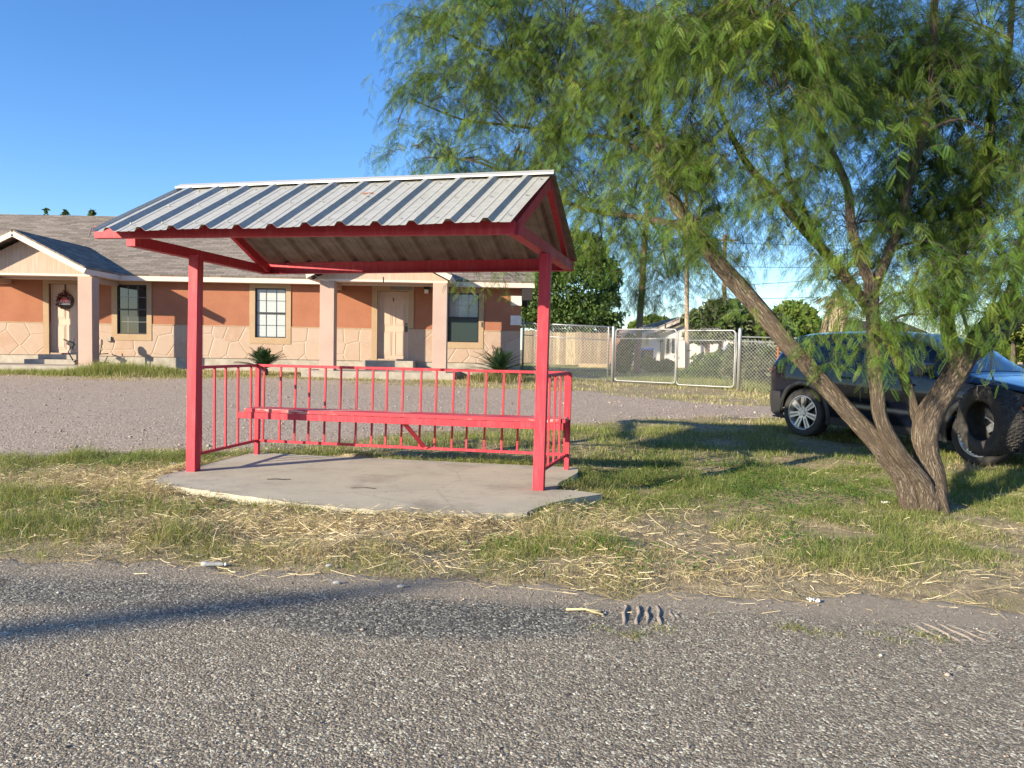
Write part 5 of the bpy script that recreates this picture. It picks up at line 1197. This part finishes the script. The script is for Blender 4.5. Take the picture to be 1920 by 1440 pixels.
def feathers(name, P0, D0, S0, LEN, TINT, pairs, wl, parent, lw=.0042):
    n = len(P0); N0 = np.cross(D0, S0); V = []
    for kq in range(pairs):
        t = (kq+.8)/pairs; base = P0+D0*(LEN*t)[:, None]+np.array([0, 0, -1.])*(LEN*.28*t*t)[:, None]
        ll = wl*(1-.55*abs(t-.45)**1.5*2)*(LEN/.1)
        for s in (-1, 1):
            dv_ = S0*s*.80+D0*.5-N0*.12+np.array([0, 0, -.18]); dv_ = dv_/np.linalg.norm(dv_, axis=1)[:, None]
            tip = base+dv_*ll[:, None]; md = base+dv_*(ll*.5)[:, None]
            V += [base, md+D0*lw*.5, tip, md-D0*lw*.5]
    V = np.stack(V, 1).astype(np.float32); mq = V.shape[1]//4
    F = (np.arange(mq*4).reshape(mq, 4)[None]+(np.arange(n)*mq*4)[:, None, None]).reshape(-1, 4)
    C = np.repeat(TINT, mq*4, 0)
    return np_mesh(name, V.reshape(-1, 3), F, LEAF, C, parent)
print('pinnae', len(P0))
crown = feathers('crown', P0, D0, S0, LEN, TINT, 11, .034, tree, .0052)
TW_.v += [tuple(map(float, q)) for q in tw_v]; b_ = len(TW_.v)-len(tw_v)
for f4 in tw_f: TW_.f.append([i+b_ for i in f4]); TW_.m.append(0); TW_.sm.append(True)
TW_.build('branches', BARKD, tree, recalc=False)

# ================================================================== BACKGROUND TREES
def leafy(name, loc, lobes, n, size, label, cat, tints, trunk=None, seed=1, hollow=.55, flat=1.0, group=None, mat=None, droop=0):
    """crown of leaf clumps spread through uneven lobes (centre xyz, radii xyz)"""
    rr = np.random.default_rng(seed); root = empty(name, loc, label, cat, group); V, C = [], []
    vol = np.array([l[3]*l[4]*l[5] for l in lobes])**.67; cnt = (n*vol/vol.sum()).astype(int)
    for (cx, cy, cz, ra, rb, rc), k_ in zip(lobes, cnt):
        v = rr.normal(size=(k_, 3)); v /= np.linalg.norm(v, axis=1)[:, None]
        rad = (hollow+(1-hollow)*rr.random(k_))*(1+.35*(fbm(v[:, 0]*2.5+cx, v[:, 2]*2.5+v[:, 1]*1.7+cz, seed+5)-.5)*2)
        p = np.array([cx, cy, cz])+v*rad[:, None]*np.array([ra, rb, rc])
        hole = fbm(p[:, 0]*1.6+p[:, 1], p[:, 2]*1.6, seed+31) > .34; p = p[hole]; v = v[hole]; kk = len(p)
        u_ = rr.normal(size=(kk, 3))+v*.6; u_[:, 2] -= droop; u_ /= np.linalg.norm(u_, axis=1)[:, None]; w_ = np.cross(u_, rr.normal(size=(kk, 3))); w_ /= np.linalg.norm(w_, axis=1)[:, None]
        s = (size*rr.uniform(.6, 1.4, kk))[:, None]
        V.append(np.stack([p-u_*s, p+w_*s*.5*flat, p+u_*s, p-w_*s*.5*flat], 1)); t = np.array(tints)[rr.integers(0, len(tints), kk)]*rr.uniform(.8, 1.2, (kk, 1)); C.append(np.repeat(t, 4, 0))
    V = np.concatenate(V).reshape(-1, 3); C = np.concatenate(C)
    np_mesh('crown', V, np.arange(len(V)).reshape(-1, 4), mat or LEAFD, C, root)
    if trunk:
        m = MB()
        for pts, r0 in trunk: m.tube(pts, list(np.linspace(r0, r0*.45, len(pts))), 9, rough=.3, uv=True, seed=seed)
        m.build('trunk', BARK, root)
    return root
def A(px, py, Y): return [float(q) for q in at(px, py, Y)]
def lobe(px, py, Y, wpx, hpx, d=None):
    c = A(px, py, Y); a, b = wpx*Y/FPX, hpx*Y/FPX; return (*c, a, d or a*.8, b)
def gl(px, Y): x = A(px, 700, Y)[0]; return (x, Y, zg(x, Y))
DKG = [(.06, .11, .024), (.08, .135, .028), (.10, .155, .035), (.045, .085, .02)]
MDG = [(.10, .165, .03), (.13, .19, .035), (.08, .14, .028), (.155, .20, .04)]
YLG = [(.15, .19, .03), (.12, .165, .028), (.18, .20, .035), (.09, .13, .025)]
GRG = [(.10, .125, .06), (.13, .15, .075), (.08, .105, .05), (.15, .16, .085)]
g_ = gl(1075, 44)
leafy('bushy_tree', g_, [lobe(1060, 540, 44, 90, 66), lobe(1120, 570, 43.4, 50, 50), lobe(1010, 580, 44, 45, 50), lobe(1080, 600, 44, 95, 40), lobe(1085, 470, 44, 60, 40), lobe(1030, 500, 44.6, 45, 40), lobe(1140, 520, 44, 30, 40)], 46000, .105, 'dense dark green tree behind the wooden fence', 'tree', DKG+MDG[:1], [([(g_[0], 44, g_[2]), (g_[0]+.1, 44, 3), (g_[0], 44, 5)], .28)], 3, droop=.5)
g_ = gl(1230, 62)
leafy('round_tree', g_, [lobe(1225, 612, 62, 40, 20), lobe(1250, 618, 60, 22, 18), lobe(1200, 618, 62, 22, 18)], 5000, .24, 'far round green tree behind the white house', 'tree', MDG, [([(g_[0], 62, g_[2]), (g_[0], 62, 3)], .25)], 4)
g_ = gl(1385, 37)
leafy('spreading_tree', g_, [lobe(1330, 605, 37, 50, 26), lobe(1390, 610, 36, 60, 28), lobe(1440, 615, 37, 45, 26), lobe(1360, 580, 37, 40, 18), lobe(1320, 632, 37, 40, 12)], 11000, .17, 'low spreading grey green tree with pale trunks beyond the gate', 'tree', GRG+DKG[:2], [([(A(1330, 690, 37)[0], 37, .4), A(1325, 655, 37), A(1318, 630, 37)], .12), ([(A(1347, 690, 37)[0], 37, .4), A(1349, 655, 37), A(1352, 630, 37)], .12), ([(A(1380, 690, 37)[0], 37.3, .4), A(1383, 655, 37), A(1388, 630, 37)], .11)], 5)
g_ = gl(1492, 41)
leafy('round_tree', g_, [lobe(1490, 595, 41, 42, 28), lobe(1462, 610, 41, 26, 22), lobe(1518, 612, 41, 24, 24), lobe(1490, 620, 41, 55, 22)], 9000, .17, 'bright green round tree behind the hedge, left of the palm', 'tree', MDG+YLG[:2], [([(g_[0], 41, g_[2]), (g_[0], 41, 2)], .2)], 6)
g_ = gl(1425, 22.5)
leafy('hedge', (7.6, 21.6, .4), [(6.7, 22.0, 1.05, .8, .5, .75), (7.5, 21.4, 1.1, .8, .5, .72), (8.3, 20.8, 1.1, .9, .5, .72), (9.2, 20.2, 1.1, .9, .5, .72), (10.2, 19.6, 1.1, .9, .5, .72)], 16000, .075, 'grey green hedge pressed against the chain link right of the gate', 'hedge', GRG, None, 7, hollow=.3)
leafy('shrub', gl(1330, 26), [lobe(1335, 690, 26, 45, 26), lobe(1360, 672, 26.5, 26, 16), lobe(1300, 705, 26, 28, 12)], 5000, .09, 'dark rounded shrub behind the right gate leaf', 'shrub', DKG, None, 8, hollow=.3)
leafy('shrub', gl(1225, 33), [lobe(1235, 690, 33, 26, 12), lobe(1215, 680, 33.5, 14, 14), lobe(1250, 684, 33, 14, 10)], 2600, .10, 'yellow green shrub at the foot of the reddish brown pole', 'shrub', YLG, None, 9, hollow=.3)
leafy('shrub', gl(1180, 29.5), [lobe(1172, 660, 29.5, 16, 26), lobe(1180, 640, 29.5, 12, 14), lobe(1165, 685, 29.5, 18, 12)], 3000, .09, 'tall dark shrub between the wooden fence and the reddish brown pole', 'shrub', DKG+GRG[:1], None, 10, hollow=.3)
for px, Y, lob, lab, sd in ((1895, 24, [(1890, 600, 40, 40), (1915, 640, 34, 44), (1860, 640, 28, 40), (1935, 600, 40, 50), (1885, 690, 50, 30)], 'sunlit yellow green tree beyond the bonnet of the car', 12), (1990, 25, [(1985, 590, 50, 60), (2030, 650, 50, 60), (1970, 680, 50, 40)], 'yellow green tree at the right border of the photo', 13)):
    g_ = gl(px, Y); leafy('leafy_tree', g_, [lobe(a, b, Y+.3*i, c, d) for i, (a, b, c, d) in enumerate(lob)], 9000, .10, lab, 'tree', YLG, [([(g_[0], Y, g_[2]), (g_[0]+.05, Y, 1.4), (g_[0], Y, 2.4)], .11)], sd)
# tree whose three sprouting tips show above the house roof
g_ = gl(130, 41)
leafy('tall_tree', g_, [(*A(89, 399, 41), .16, .2, .26), (*A(122, 400, 41), .18, .2, .22), (*A(174, 399, 41), .2, .2, .28), (*A(130, 470, 41), 1.9, 1.2, 1.4)], 2600, .13, 'tree behind the house, only three twig tips showing above its ridge', 'tree', DKG, [([(g_[0], 41, g_[2]), (g_[0], 41, 3), A(130, 460, 41)], .22), ([A(130, 470, 41), A(89, 402, 41)], .05), ([A(130, 470, 41), A(122, 402, 41)], .05), ([A(130, 470, 41), A(174, 402, 41)], .05)], 14, hollow=.1)
# fan palm with a skirt of dry fronds
pr = empty('fan_palm', gl(1562, 36), 'fan palm with a shaggy skirt of dead straw-coloured fronds behind the car', 'palm')
b_ = gl(1562, 36); m = MB(); m.tube([b_, A(1563, 640, 36), A(1568, 590, 36), A(1572, 545, 36)], [.3, .27, .25, .2], 12, rough=.3, uv=True); m.build('trunk', BARK, pr)
rr = np.random.default_rng(3); V, C = [], []
for i in range(1500):
    t = rr.random(); c_ = np.array(A(1562+10*t, 655-95*t, 36)); a = rr.uniform(0, 6.28); rad = (.32+.26*math.sin(math.pi*min(1, .25+t*.75)))*rr.uniform(.75, 1.1)
    p = c_+np.array([rad*math.cos(a), rad*math.sin(a), 0]); L = rr.uniform(.25, .6); q = p+np.array([.10*math.cos(a), .10*math.sin(a), -L]); s = np.array([-math.sin(a), math.cos(a), 0])*rr.uniform(.02, .05)
    V += [p-s, q-s*.4, q+s*.4, p+s]; cc = np.array([(.44, .35, .23), (.34, .26, .17), (.52, .43, .30), (.20, .15, .10)])[rr.integers(0, 4)]; C += [cc]*4
np_mesh('dead_fronds', np.array(V), np.arange(len(V)).reshape(-1, 4), STRAWM, np.array(C), pr)
V, C = [], []
for i in range(34):
    a = i*2.4; el = rr.uniform(-.9, 1.2); hub = np.array(A(1572, 545, 36)); d = np.array([math.cos(a)*math.cos(el), math.sin(a)*math.cos(el), math.sin(el)]); e_ = hub+d*rr.uniform(.6, .95)
    side = np.cross(d, [0, 0, 1.]); side /= np.linalg.norm(side); V += [hub-side*.015, hub+side*.015, e_+side*.01, e_-side*.01]; col = np.array((.06, .10, .03) if el > -.3 else (.30, .24, .14)); C += [col]*4
    for s in np.linspace(-1.15, 1.15, 15):
        t_ = e_+(d*math.cos(s)+side*math.sin(s))*.62+np.array([0, 0, -.16]); mdl = (e_+t_)/2; pw = np.cross(t_-e_, [0, 0, 1.]); pw /= np.linalg.norm(pw)+1e-6
        V += [e_, mdl+pw*.022, t_, mdl-pw*.022]; C += [col*rr.uniform(.8, 1.3)]*4
np_mesh('fronds', np.array(V), np.arange(len(V)).reshape(-1, 4), LEAFD, np.array(C), pr)

# ================================================================== POLES, WIRES, FAR HOUSES
def pole(name, base, top, r0, mat, label, cat='utility pole', group=None):
    e_ = empty(name, base, label, cat, group); m = MB(); b_, t_ = np.array(base), np.array(top); pts = [b_+(t_-b_)*q for q in np.linspace(0, 1, 9)]
    m.tube(pts, list(np.linspace(r0, r0*.72, 9)), 12, rough=.1, uv=True); m.build('shaft', mat, e_); return e_
k = Mat('pole_wood_red'); c = k.co(4, 4, .6); n = k.noise(c, 5, 6, .7); POLER = k.set(k.mix(k.maprange(n, .3, .7), (.15, .085, .06), (.30, .185, .13)), .95)
k = Mat('pole_wood_pale'); c = k.co(4, 4, .6); n = k.noise(c, 5, 6, .7); POLEP = k.set(k.mix(k.maprange(n, .3, .7), (.33, .235, .165), (.46, .35, .25)), .95)
p1 = gl(1193, 31); t1 = A(1214, 380, 31.3); e1 = pole('utility_pole', p1, t1, .145, POLER, 'reddish brown leaning wooden pole behind the left gate leaf')
p2 = gl(1289, 29.5); t2 = A(1286, 300, 29.5); e2 = pole('utility_pole', p2, t2, .095, POLEP, 'pale straight wooden pole behind the right gate leaf')
m = MB(); z = p2[2]; m.tube([(p2[0], p2[1], z+.95), (p2[0], p2[1], z+.99)], .105, 12); m.build('band', BLACK, e2)
p3 = gl(1357, 58); t3 = A(1359, 440, 58); e3 = pole('utility_pole', p3, t3, .19, POLER, 'distant thin dark utility pole above the roofs, left of the leaning tree stem')
m = MB(); m.beam(np.array(t3)+[-1.1, 0, -.4], np.array(t3)+[1.1, 0, -.4], .1, .12); m.build('crossarm', POLER, e3)
for i, (pa, pb, lab) in enumerate((((1357, 455, 58), (2100, 452, 64), 'topmost of the thin overhead wires in the gap of the tree'), ((1357, 500, 58), (2100, 480, 64), 'second overhead wire from the top in the gap of the tree'), ((1357, 536, 58), (2100, 440, 50), 'steeply rising third overhead wire in the gap of the tree'), ((1357, 560, 58), (2100, 500, 50), 'lowest overhead wire in the gap of the tree'))):
    a, b = np.array(A(*pa)), np.array(A(*pb)); pts = [a+(b-a)*t+np.array([0, 0, -1.4*t*(1-t)*(1 if i < 2 else 1.6)]) for t in np.linspace(0, 1, 24)]
    m = MB(); m.tube(pts, .020, 4, cap=False); o = m.build('overhead_wire', BLACK); tag(o, lab, 'wire', 'overhead wires')
ye = empty('marker_post', gl(1243, 34), 'thin yellow and orange marker post in front of the white house', 'marker post'); b_ = gl(1243, 34)
m = MB(); m.tube([b_, A(1248, 604, 34)], .035, 7); m.build('pole', mottled('yellow_paint', (.60, .40, .06), (.66, .46, .10), bump=0), ye)
m = MB(); m.tube([(b_[0]-.12, 33.95, b_[2]), A(1242, 642, 33.95)], .07, 8); m.build('sleeve', mottled('orange_wood', (.50, .30, .14), (.58, .38, .20), 8), ye)
fs = empty('fence_post', gl(1329, 28), 'dark rusty steel post standing behind the right gate leaf', 'fence post'); b_ = gl(1329, 28)
m = MB(); m.tube([b_, A(1329, 640, 28)], .035, 7); m.build('shaft', mottled('dark_rust', (.06, .03, .022), (.11, .055, .04), 20), fs)
# white house with a gable
wh = empty('house', gl(1255, 45), 'small white gabled house far behind the double gate', 'house')
WHW = stucco('white_stucco', (.62, .56, .50), (.68, .62, .55), (.57, .51, .45)); x0, x1 = A(1216, 650, 45)[0], A(1275, 650, 45)[0]
zb, ze, zp = .2, A(1220, 628, 45)[2], A(1274, 598, 45)[2]
m = MB(); m.prism([(x0, zb), (x1+1.2, zb), (x1+1.2, zp-.5), (x1+.1, zp-.12), (x0, ze)], 'y', 45, 52); m.bb(x1+1.2, x1+5.5, 46.5, 52, zb, ze); m.build('wall', WHW, wh)
m = MB(); m.beam((x0-.42, 44.9, ze-.05), (x1+.1, 44.9, zp+.02), .5, .22); m.bb(x0-1.6, x0-.3, 44.7, 45.1, ze-.20, ze+.05); m.build('fascia', FASC, wh)
m = MB(); m.add([(x0-1.6, 44.6, ze+.05), (x0-.4, 44.6, ze+.06), (x1+.1, 44.6, zp+.14), (x1+.1, 52, zp+.14), (x0-1.6, 52, ze+.05)], [(0, 1, 2, 3, 4)]); m.add([(x1+.1, 44.62, zp+.15), (x1+6, 45.5, ze+.1), (x1+6, 52, ze+.1), (x1+.1, 52, zp+.15)], [(0, 1, 2, 3)])
m.beam((x0+.1, 44.85, ze-.18), (x1+.1, 44.85, zp-.3), .1, .16)
m.build('roof', SHIN, wh, recalc=False)
for (a, b) in ((1237, 1243), (1249, 1254), (1259, 1263)):
    xa, xb = A(a, 650, 45)[0], A(b, 650, 45)[0]; m = MB(); m.bb(xa, xb, 44.93, 44.99, A(a, 662, 45)[2], A(a, 634, 45)[2]); m.build('window', GLASS, wh)
for px in (1300, 1318, 1342, 1368): 
    x = A(px, 650, 45)[0]; m = MB(); m.bb(x-.22, x+.22, 45.2, 45.6, zb, ze); m.build('pillar', WHW, wh)
# dark roofed house behind the palm and the rust-roofed one behind the spreading tree
k = Mat('charcoal_roof'); DKROOF = k.set((.05, .045, .05), .9)
dh = empty('house', gl(1610, 48), 'low house with a dark charcoal roof and white eave behind the car', 'house')
xa, xb = A(1572, 650, 48)[0], A(1780, 650, 48)[0]; za = A(1600, 636, 48)[2]; zr_ = A(1600, 596, 48)[2]
m = MB(); m.bb(xa+.4, xb-.4, 48.5, 55, .2, za-.1); m.build('wall', WHW, dh); m = MB(); m.add([(xa, 48, za), (xb, 48, za), (xb-1, 52, zr_), (xa+1.6, 52, zr_), (xa, 56, za), (xb, 56, za)], [(0, 1, 2, 3), (3, 2, 5, 4), (0, 3, 4), (1, 5, 2)]); m.build('roof', DKROOF, dh, recalc=False); m = MB(); m.bb(xa, xb, 47.94, 47.99, za-.2, za+.0); m.build('fascia', WHITE, dh)
rh = empty('house', gl(1345, 66), 'distant house with a reddish brown roof peeking over the spreading tree', 'house')
xa, xb = A(1315, 650, 66)[0], A(1400, 650, 66)[0]; za = A(1340, 612, 66)[2]; zr_ = A(1340, 577, 66)[2]
m = MB(); m.bb(xa+.3, xb-.3, 66.4, 74, .2, za); m.build('wall', WHW, rh); m = MB(); m.add([(xa, 66, za), (xb, 66, za), (xb-.6, 70, zr_), (xa+.6, 70, zr_), (xa, 74, za), (xb, 74, za)], [(0, 1, 2, 3), (3, 2, 5, 4), (0, 3, 4), (1, 5, 2)]); m.build('roof', mottled('red_brown_roof', (.20, .115, .09), (.27, .16, .13), 3), rh, recalc=False)
br_ = empty('house', gl(1168, 58), 'far small house with a brown roof left of the reddish pole', 'house')
xa, xb = A(1150, 650, 58)[0], A(1196, 650, 58)[0]; za = A(1160, 630, 58)[2]; zr_ = A(1170, 612, 58)[2]
m = MB(); m.bb(xa+.2, xb-.2, 58.4, 64, .2, za); m.build('wall', stucco('brown_wall', (.25, .13, .09), (.3, .16, .11), (.33, .2, .14)), br_); m = MB(); m.add([(xa, 58, za), (xb, 58, za), ((xa+xb)/2, 61, zr_), (xa, 64, za), (xb, 64, za)], [(0, 1, 2), (2, 4, 3), (0, 2, 3), (1, 4, 2)]); m.build('roof', mottled('brown_roof', (.22, .12, .09), (.3, .17, .12), 3), br_, recalc=False)
# white car by the street
wc = empty('parked_car', gl(1350, 39), 'white car half hidden by the shrub on the side street', 'car'); k = Mat('white_car_paint'); WCP = k.set((.72, .72, .72), .25, 0, .6, .8)
b_ = gl(1318, 39); prof = [(-.2, .35), (-.25, .6), (-.1, .8), (.5, .92), (1.0, .98), (1.5, 1.4), (2.9, 1.45), (3.6, 1.1), (4.1, 1.0), (4.2, .5), (4.1, .3), (3.6, .3), (.4, .3)]
m = MB(); m.prism([(b_[0]+a, b_[2]+z) for a, z in prof], 'y', 38.4, 40.1); m.build('body', WCP, wc, .09)
for xq in (.55, 3.3):
    m = MB(); m.tube([(b_[0]+xq, 38.36, b_[2]+.31), (b_[0]+xq, 38.6, b_[2]+.31)], .31, 20); m.build('wheel', BLACK, wc)
m = MB(); m.prism([(b_[0]+a, b_[2]+z) for a, z in [(1.2, 1.0), (1.6, 1.33), (2.8, 1.38), (3.3, 1.05)]], 'y', 38.385, 38.399); m.build('window', GLASS, wc)
bc = empty('wheelie_bin', gl(1222, 40), 'dark bin with a blue top beside the white house', 'bin'); b_ = gl(1212, 40)
m = MB(); m.bb(b_[0]-.35, b_[0]+.35, 40, 40.7, b_[2], b_[2]+1.0); m.build('body', BLACK, bc, .05); m = MB(); m.bb(b_[0]-.38, b_[0]+.38, 39.95, 40.75, b_[2]+1.0, b_[2]+1.10); k = Mat('blue_lid'); m.build('lid', k.set((.03, .06, .25), .4), bc, .03)
# pale wall and post beyond the bonnet
lw = empty('garden_wall', (13.6, 26, .4), 'low white-capped wall behind the yellow green tree at the right', 'wall')
m = MB(); m.bb(12.8, 19, 26, 26.2, .3, 1.15); m.build('wall_body', WHW, lw); m = MB(); m.bb(12.75, 19, 25.95, 26.25, 1.15, 1.23); m.build('cap', WHITE, lw)
b_ = gl(1912, 19); wp = empty('wooden_post', b_, 'pale round wooden post beyond the bonnet of the car', 'post'); m = MB(); m.tube([b_, A(1913, 679, 19)], .055, 10, uv=True, rough=.1); m.build('shaft', POLEP, wp)

# unseen tree added behind the viewer, its long limb shaped to shade the road
d2 = np.array([.908, .419, 0]); cS = np.array([-1.75, 3.86, 0]); hL = 9.0; sh_ = hL/math.tan(SUN_EL); off = np.array([-math.sin(SUN_AZ)*sh_, -math.cos(SUN_AZ)*sh_, hL])
lc = cS+off; base = lc+d2*-6.0+np.array([-.3, -.2, 0]); base[2] = zg(base[0], base[1])
ot = empty('unseen_shadow_tree', base, 'unseen bare-limbed tree added behind the viewer so that its limb shades the road', 'tree')
m = MB(); pts = smooth_path([base, base+np.array([.1, 0, 3]), lc-d2*4.4+[0, 0, -.9], lc-d2*2.6+[0, 0, -.1], lc-d2*.8+[0, 0, .02], lc+d2*.6, lc+d2*1.5+[0, 0, .03]], 6)
m.tube(pts, list(np.linspace(.26, .055, len(pts))), 12, rough=.3, uv=True); m.build('trunk', BARK, ot)

for i, (x_, y_, w_, h_) in enumerate(((-26, -34, 5, 5.2), (-15, -38, 5.5, 5.6), (-4, -36, 5, 5.0), (6, -35, 5.5, 5.8), (17, -33, 5.5, 5.4), (27, -30, 5, 6), (34, -18, 4.5, 5.5), (38, -4, 4.5, 5))):  # unseen tree row added to darken reflections in the car and windows
    leafy('unseen_reflection_tree', (x_, y_, -.02), [(x_, y_, h_*.58, w_, w_*.7, h_*.42), (x_+w_*.5, y_+.5, h_*.45, w_*.6, w_*.6, h_*.36), (x_-w_*.55, y_, h_*.42, w_*.6, w_*.6, h_*.36)], 2600, .42, 'one of the unseen dark bushy trees added behind the viewer to darken reflections', 'tree', DKG, [([(x_, y_, -.05), (x_+.1, y_, h_*.5)], .22)], 40+i, group='unseen trees added behind the viewer for reflections')
# ================================================================== SMALL THINGS ON THE GROUND
def litter(name, px, py, label, cat, kind, rz=0):
    p = atz(px, py, 0); z = zg(p[0], p[1]); d = ray(px, py); p = EYE+d*((z+.03-EYE[2])/d[2])
    L = Vector([float(p[0]), float(p[1]), max(z+.012, .006)]); m = MB(); c_, s_ = math.cos(rz), math.sin(rz)
    e_ = empty(name, L, label, cat)
    k = Mat('clear_plastic'); k.b.inputs['Transmission Weight'].default_value = .35; PLA = k.set((.48, .48, .47), .3, 0, .4)
    if kind == 'bottle':
        ax_ = Vector((c_, s_, 0)); pts = [L+ax_*t+Vector((0, 0, .013)) for t in (-.075, -.072, -.035, -.03, .0, .005, .035, .058, .07)]
        m.tube(pts, [.008, .015, .017, .013, .016, .013, .015, .009, .008], 14); m.build('bottle_body', PLA, e_)
        m = MB(); m.tube([L+ax_*.07+Vector((0, 0, .013)), L+ax_*.082+Vector((0, 0, .013))], .009, 12); m.build('cap', WHITE, e_)
    elif kind == 'cup':
        ax_ = Vector((c_, s_, .1)); m.tube([L+ax_*t+Vector((0, 0, .008)) for t in (-.024, -.020, .0, .012, .021)], [.004, .008, .010, .008, .003], 9, rough=.7); m.build('wrapper', PLA, e_)
    else:
        r2 = random.Random(int(px)); pts = []
        n = 9; vs = []
        for i in range(n):
            for j in range(5): vs.append(L+Vector((c_*(i-4)*.008-s_*(j-2)*.010, s_*(i-4)*.008+c_*(j-2)*.010, .008+r2.uniform(-.006, .014))))
        m.add(vs, [(i*5+j, (i+1)*5+j, (i+1)*5+j+1, i*5+j+1) for i in range(n-1) for j in range(4)]); o = m.build('sheet', WHITE, e_, recalc=False); o.modifiers.new('t', 'SOLIDIFY').thickness = .001
litter('plastic_bottle', 400, 1056, 'crushed clear plastic bottle at the grass edge left of the slab', 'bottle', 'bottle', .03)
litter('plastic_cup', 618, 1057, 'small crumpled clear plastic cup in the grass edge below the slab', 'litter', 'cup', .3)
litter('plastic_scrap', 632, 1091, 'white plastic scrap lying on the bare road edge', 'litter', 'cup', .15)
litter('plastic_scrap', 752, 1098, 'pale plastic scrap against the last grass tuft of the road edge', 'litter', 'cup', 0)
litter('paper_scrap', 1660, 940, 'crumpled white paper scrap on the grass left of the tree base', 'litter', 'paper', .1)
litter('paper_scrap', 1525, 1122, 'flat white scrap half buried in straw at the road edge', 'litter', 'paper', -.1)
litter('paper_scrap', 325, 868, 'pale torn scrap in the dry grass beside the left shelter post', 'litter', 'paper', .4)
# sticks on slab and road
def stick(px, py, z, pts, r_, label):
    p = atz(px, py, z); e = MB(); e.tube([p+np.array(q) for q in pts], list(np.linspace(r_, r_*.5, len(pts))), 6, rough=.3); o = e.build('twig', BARKD); tag(o, label, 'twig')
stick(520, 899, .106, [(-.10, 0, 0), (-.02, .015, .005), (.06, -.005, .004), (.12, .03, 0)], .006, 'dark twig on the slab near its left end')
stick(680, 915, .106, [(-.11, 0, 0), (0, .02, .004), (.12, -.01, 0)], .004, 'thin twig near the middle of the slab')
p = atz(1105, 1147, .012); m = MB(); m.tube([p+[-.12, .03, 0], p+[-.02, .01, .01], p+[.07, -.04, 0]], .006, 6); m.tube([p+[-.05, .025, .008], p+[.06, -.005, .006]], .005, 6); tag(m.build('cornstalk', mottled('straw_stalk', (.50, .40, .2), (.6, .5, .28), 30)), 'split yellow stalk on the road left of the deep tyre print', 'stalk')
k = Mat('road_silt'); c = k.co(); n = k.noise(c, 40, 5); SILT = k.set(k.mix(k.maprange(n, .3, .7), (.20, .168, .14), (.33, .285, .24)), .95); 
def tyre_print(px, py, ridges, label):
    p = atz(px, py, .0); m = MB()
    for (dx, sk, L, h) in ridges:
        pts = []
        for t in np.linspace(0, 1, 9): pts.append(np.array([p[0]+dx+sk*t+.005*math.sin(t*9+dx*40), p[1]+L*(t-.5), 0]))
        b = len(m.v); prof = [(-.017, -.004), (-.006, h*.42), (.0, h*.5), (.005, h*.3), (.009, -.004)]
        vs = []
        for i, q in enumerate(pts):
            e_ = min(1, .35+i*.4, .35+(8-i)*.4)
            for (u_, w_) in prof: vs.append((q[0]+u_, q[1], .004+max(-.006, w_*e_*(.55+.8*float(vnoise(i*1.3+dx*50, dx*9, 3))))))
        m.add(vs, [(i*5+j, i*5+j+1, (i+1)*5+j+1, (i+1)*5+j) for i in range(8) for j in range(4)], 0, False)
    o = m.build('tyre_print', SILT, recalc=False); tag(o, label, 'tyre print'); o['kind'] = 'structure'
tyre_print(1217, 1155, [(-.24, .02, .08, .012), (-.155, .06, .31, .022), (-.085, .06, .29, .025), (-.03, .05, .27, .022), (.035, .04, .29, .024), (.12, .01, .18, .010), (.15, .0, .07, .014)], 'deep tyre print with raised mud ridges at the road edge')
tyre_print(1812, 1188, [(-.16, -.05, .26, .012), (-.09, -.05, .28, .015), (-.02, -.05, .28, .014), (.05, -.07, .24, .012), (.12, -.04, .14, .010)], 'faint curved tyre print in the silt at the right road edge')
# tyre scuff: a few dead leaves on roof and slab
p = GL.lerp(GR, .585).lerp(eFL.lerp(eFR, .585), .42)+Vector((0, 0, .03)); m = MB()
m.add([p+Vector((-.05, 0, .02)), p+Vector((0, -.02, .0)), p+Vector((.05, 0, .025)), p+Vector((0, .03, .012))], [(0, 1, 2, 3)]); m.add([p+Vector((.03, -.01, .02)), p+Vector((.07, .01, .03)), p+Vector((.09, 0, .0))], [(0, 1, 2)]); tag(m.build('dead_leaf', mottled('dead_leaf', (.22, .09, .04), (.3, .14, .07), 20), recalc=False), 'curled brown dead leaf lying on the metal shelter roof', 'leaf')
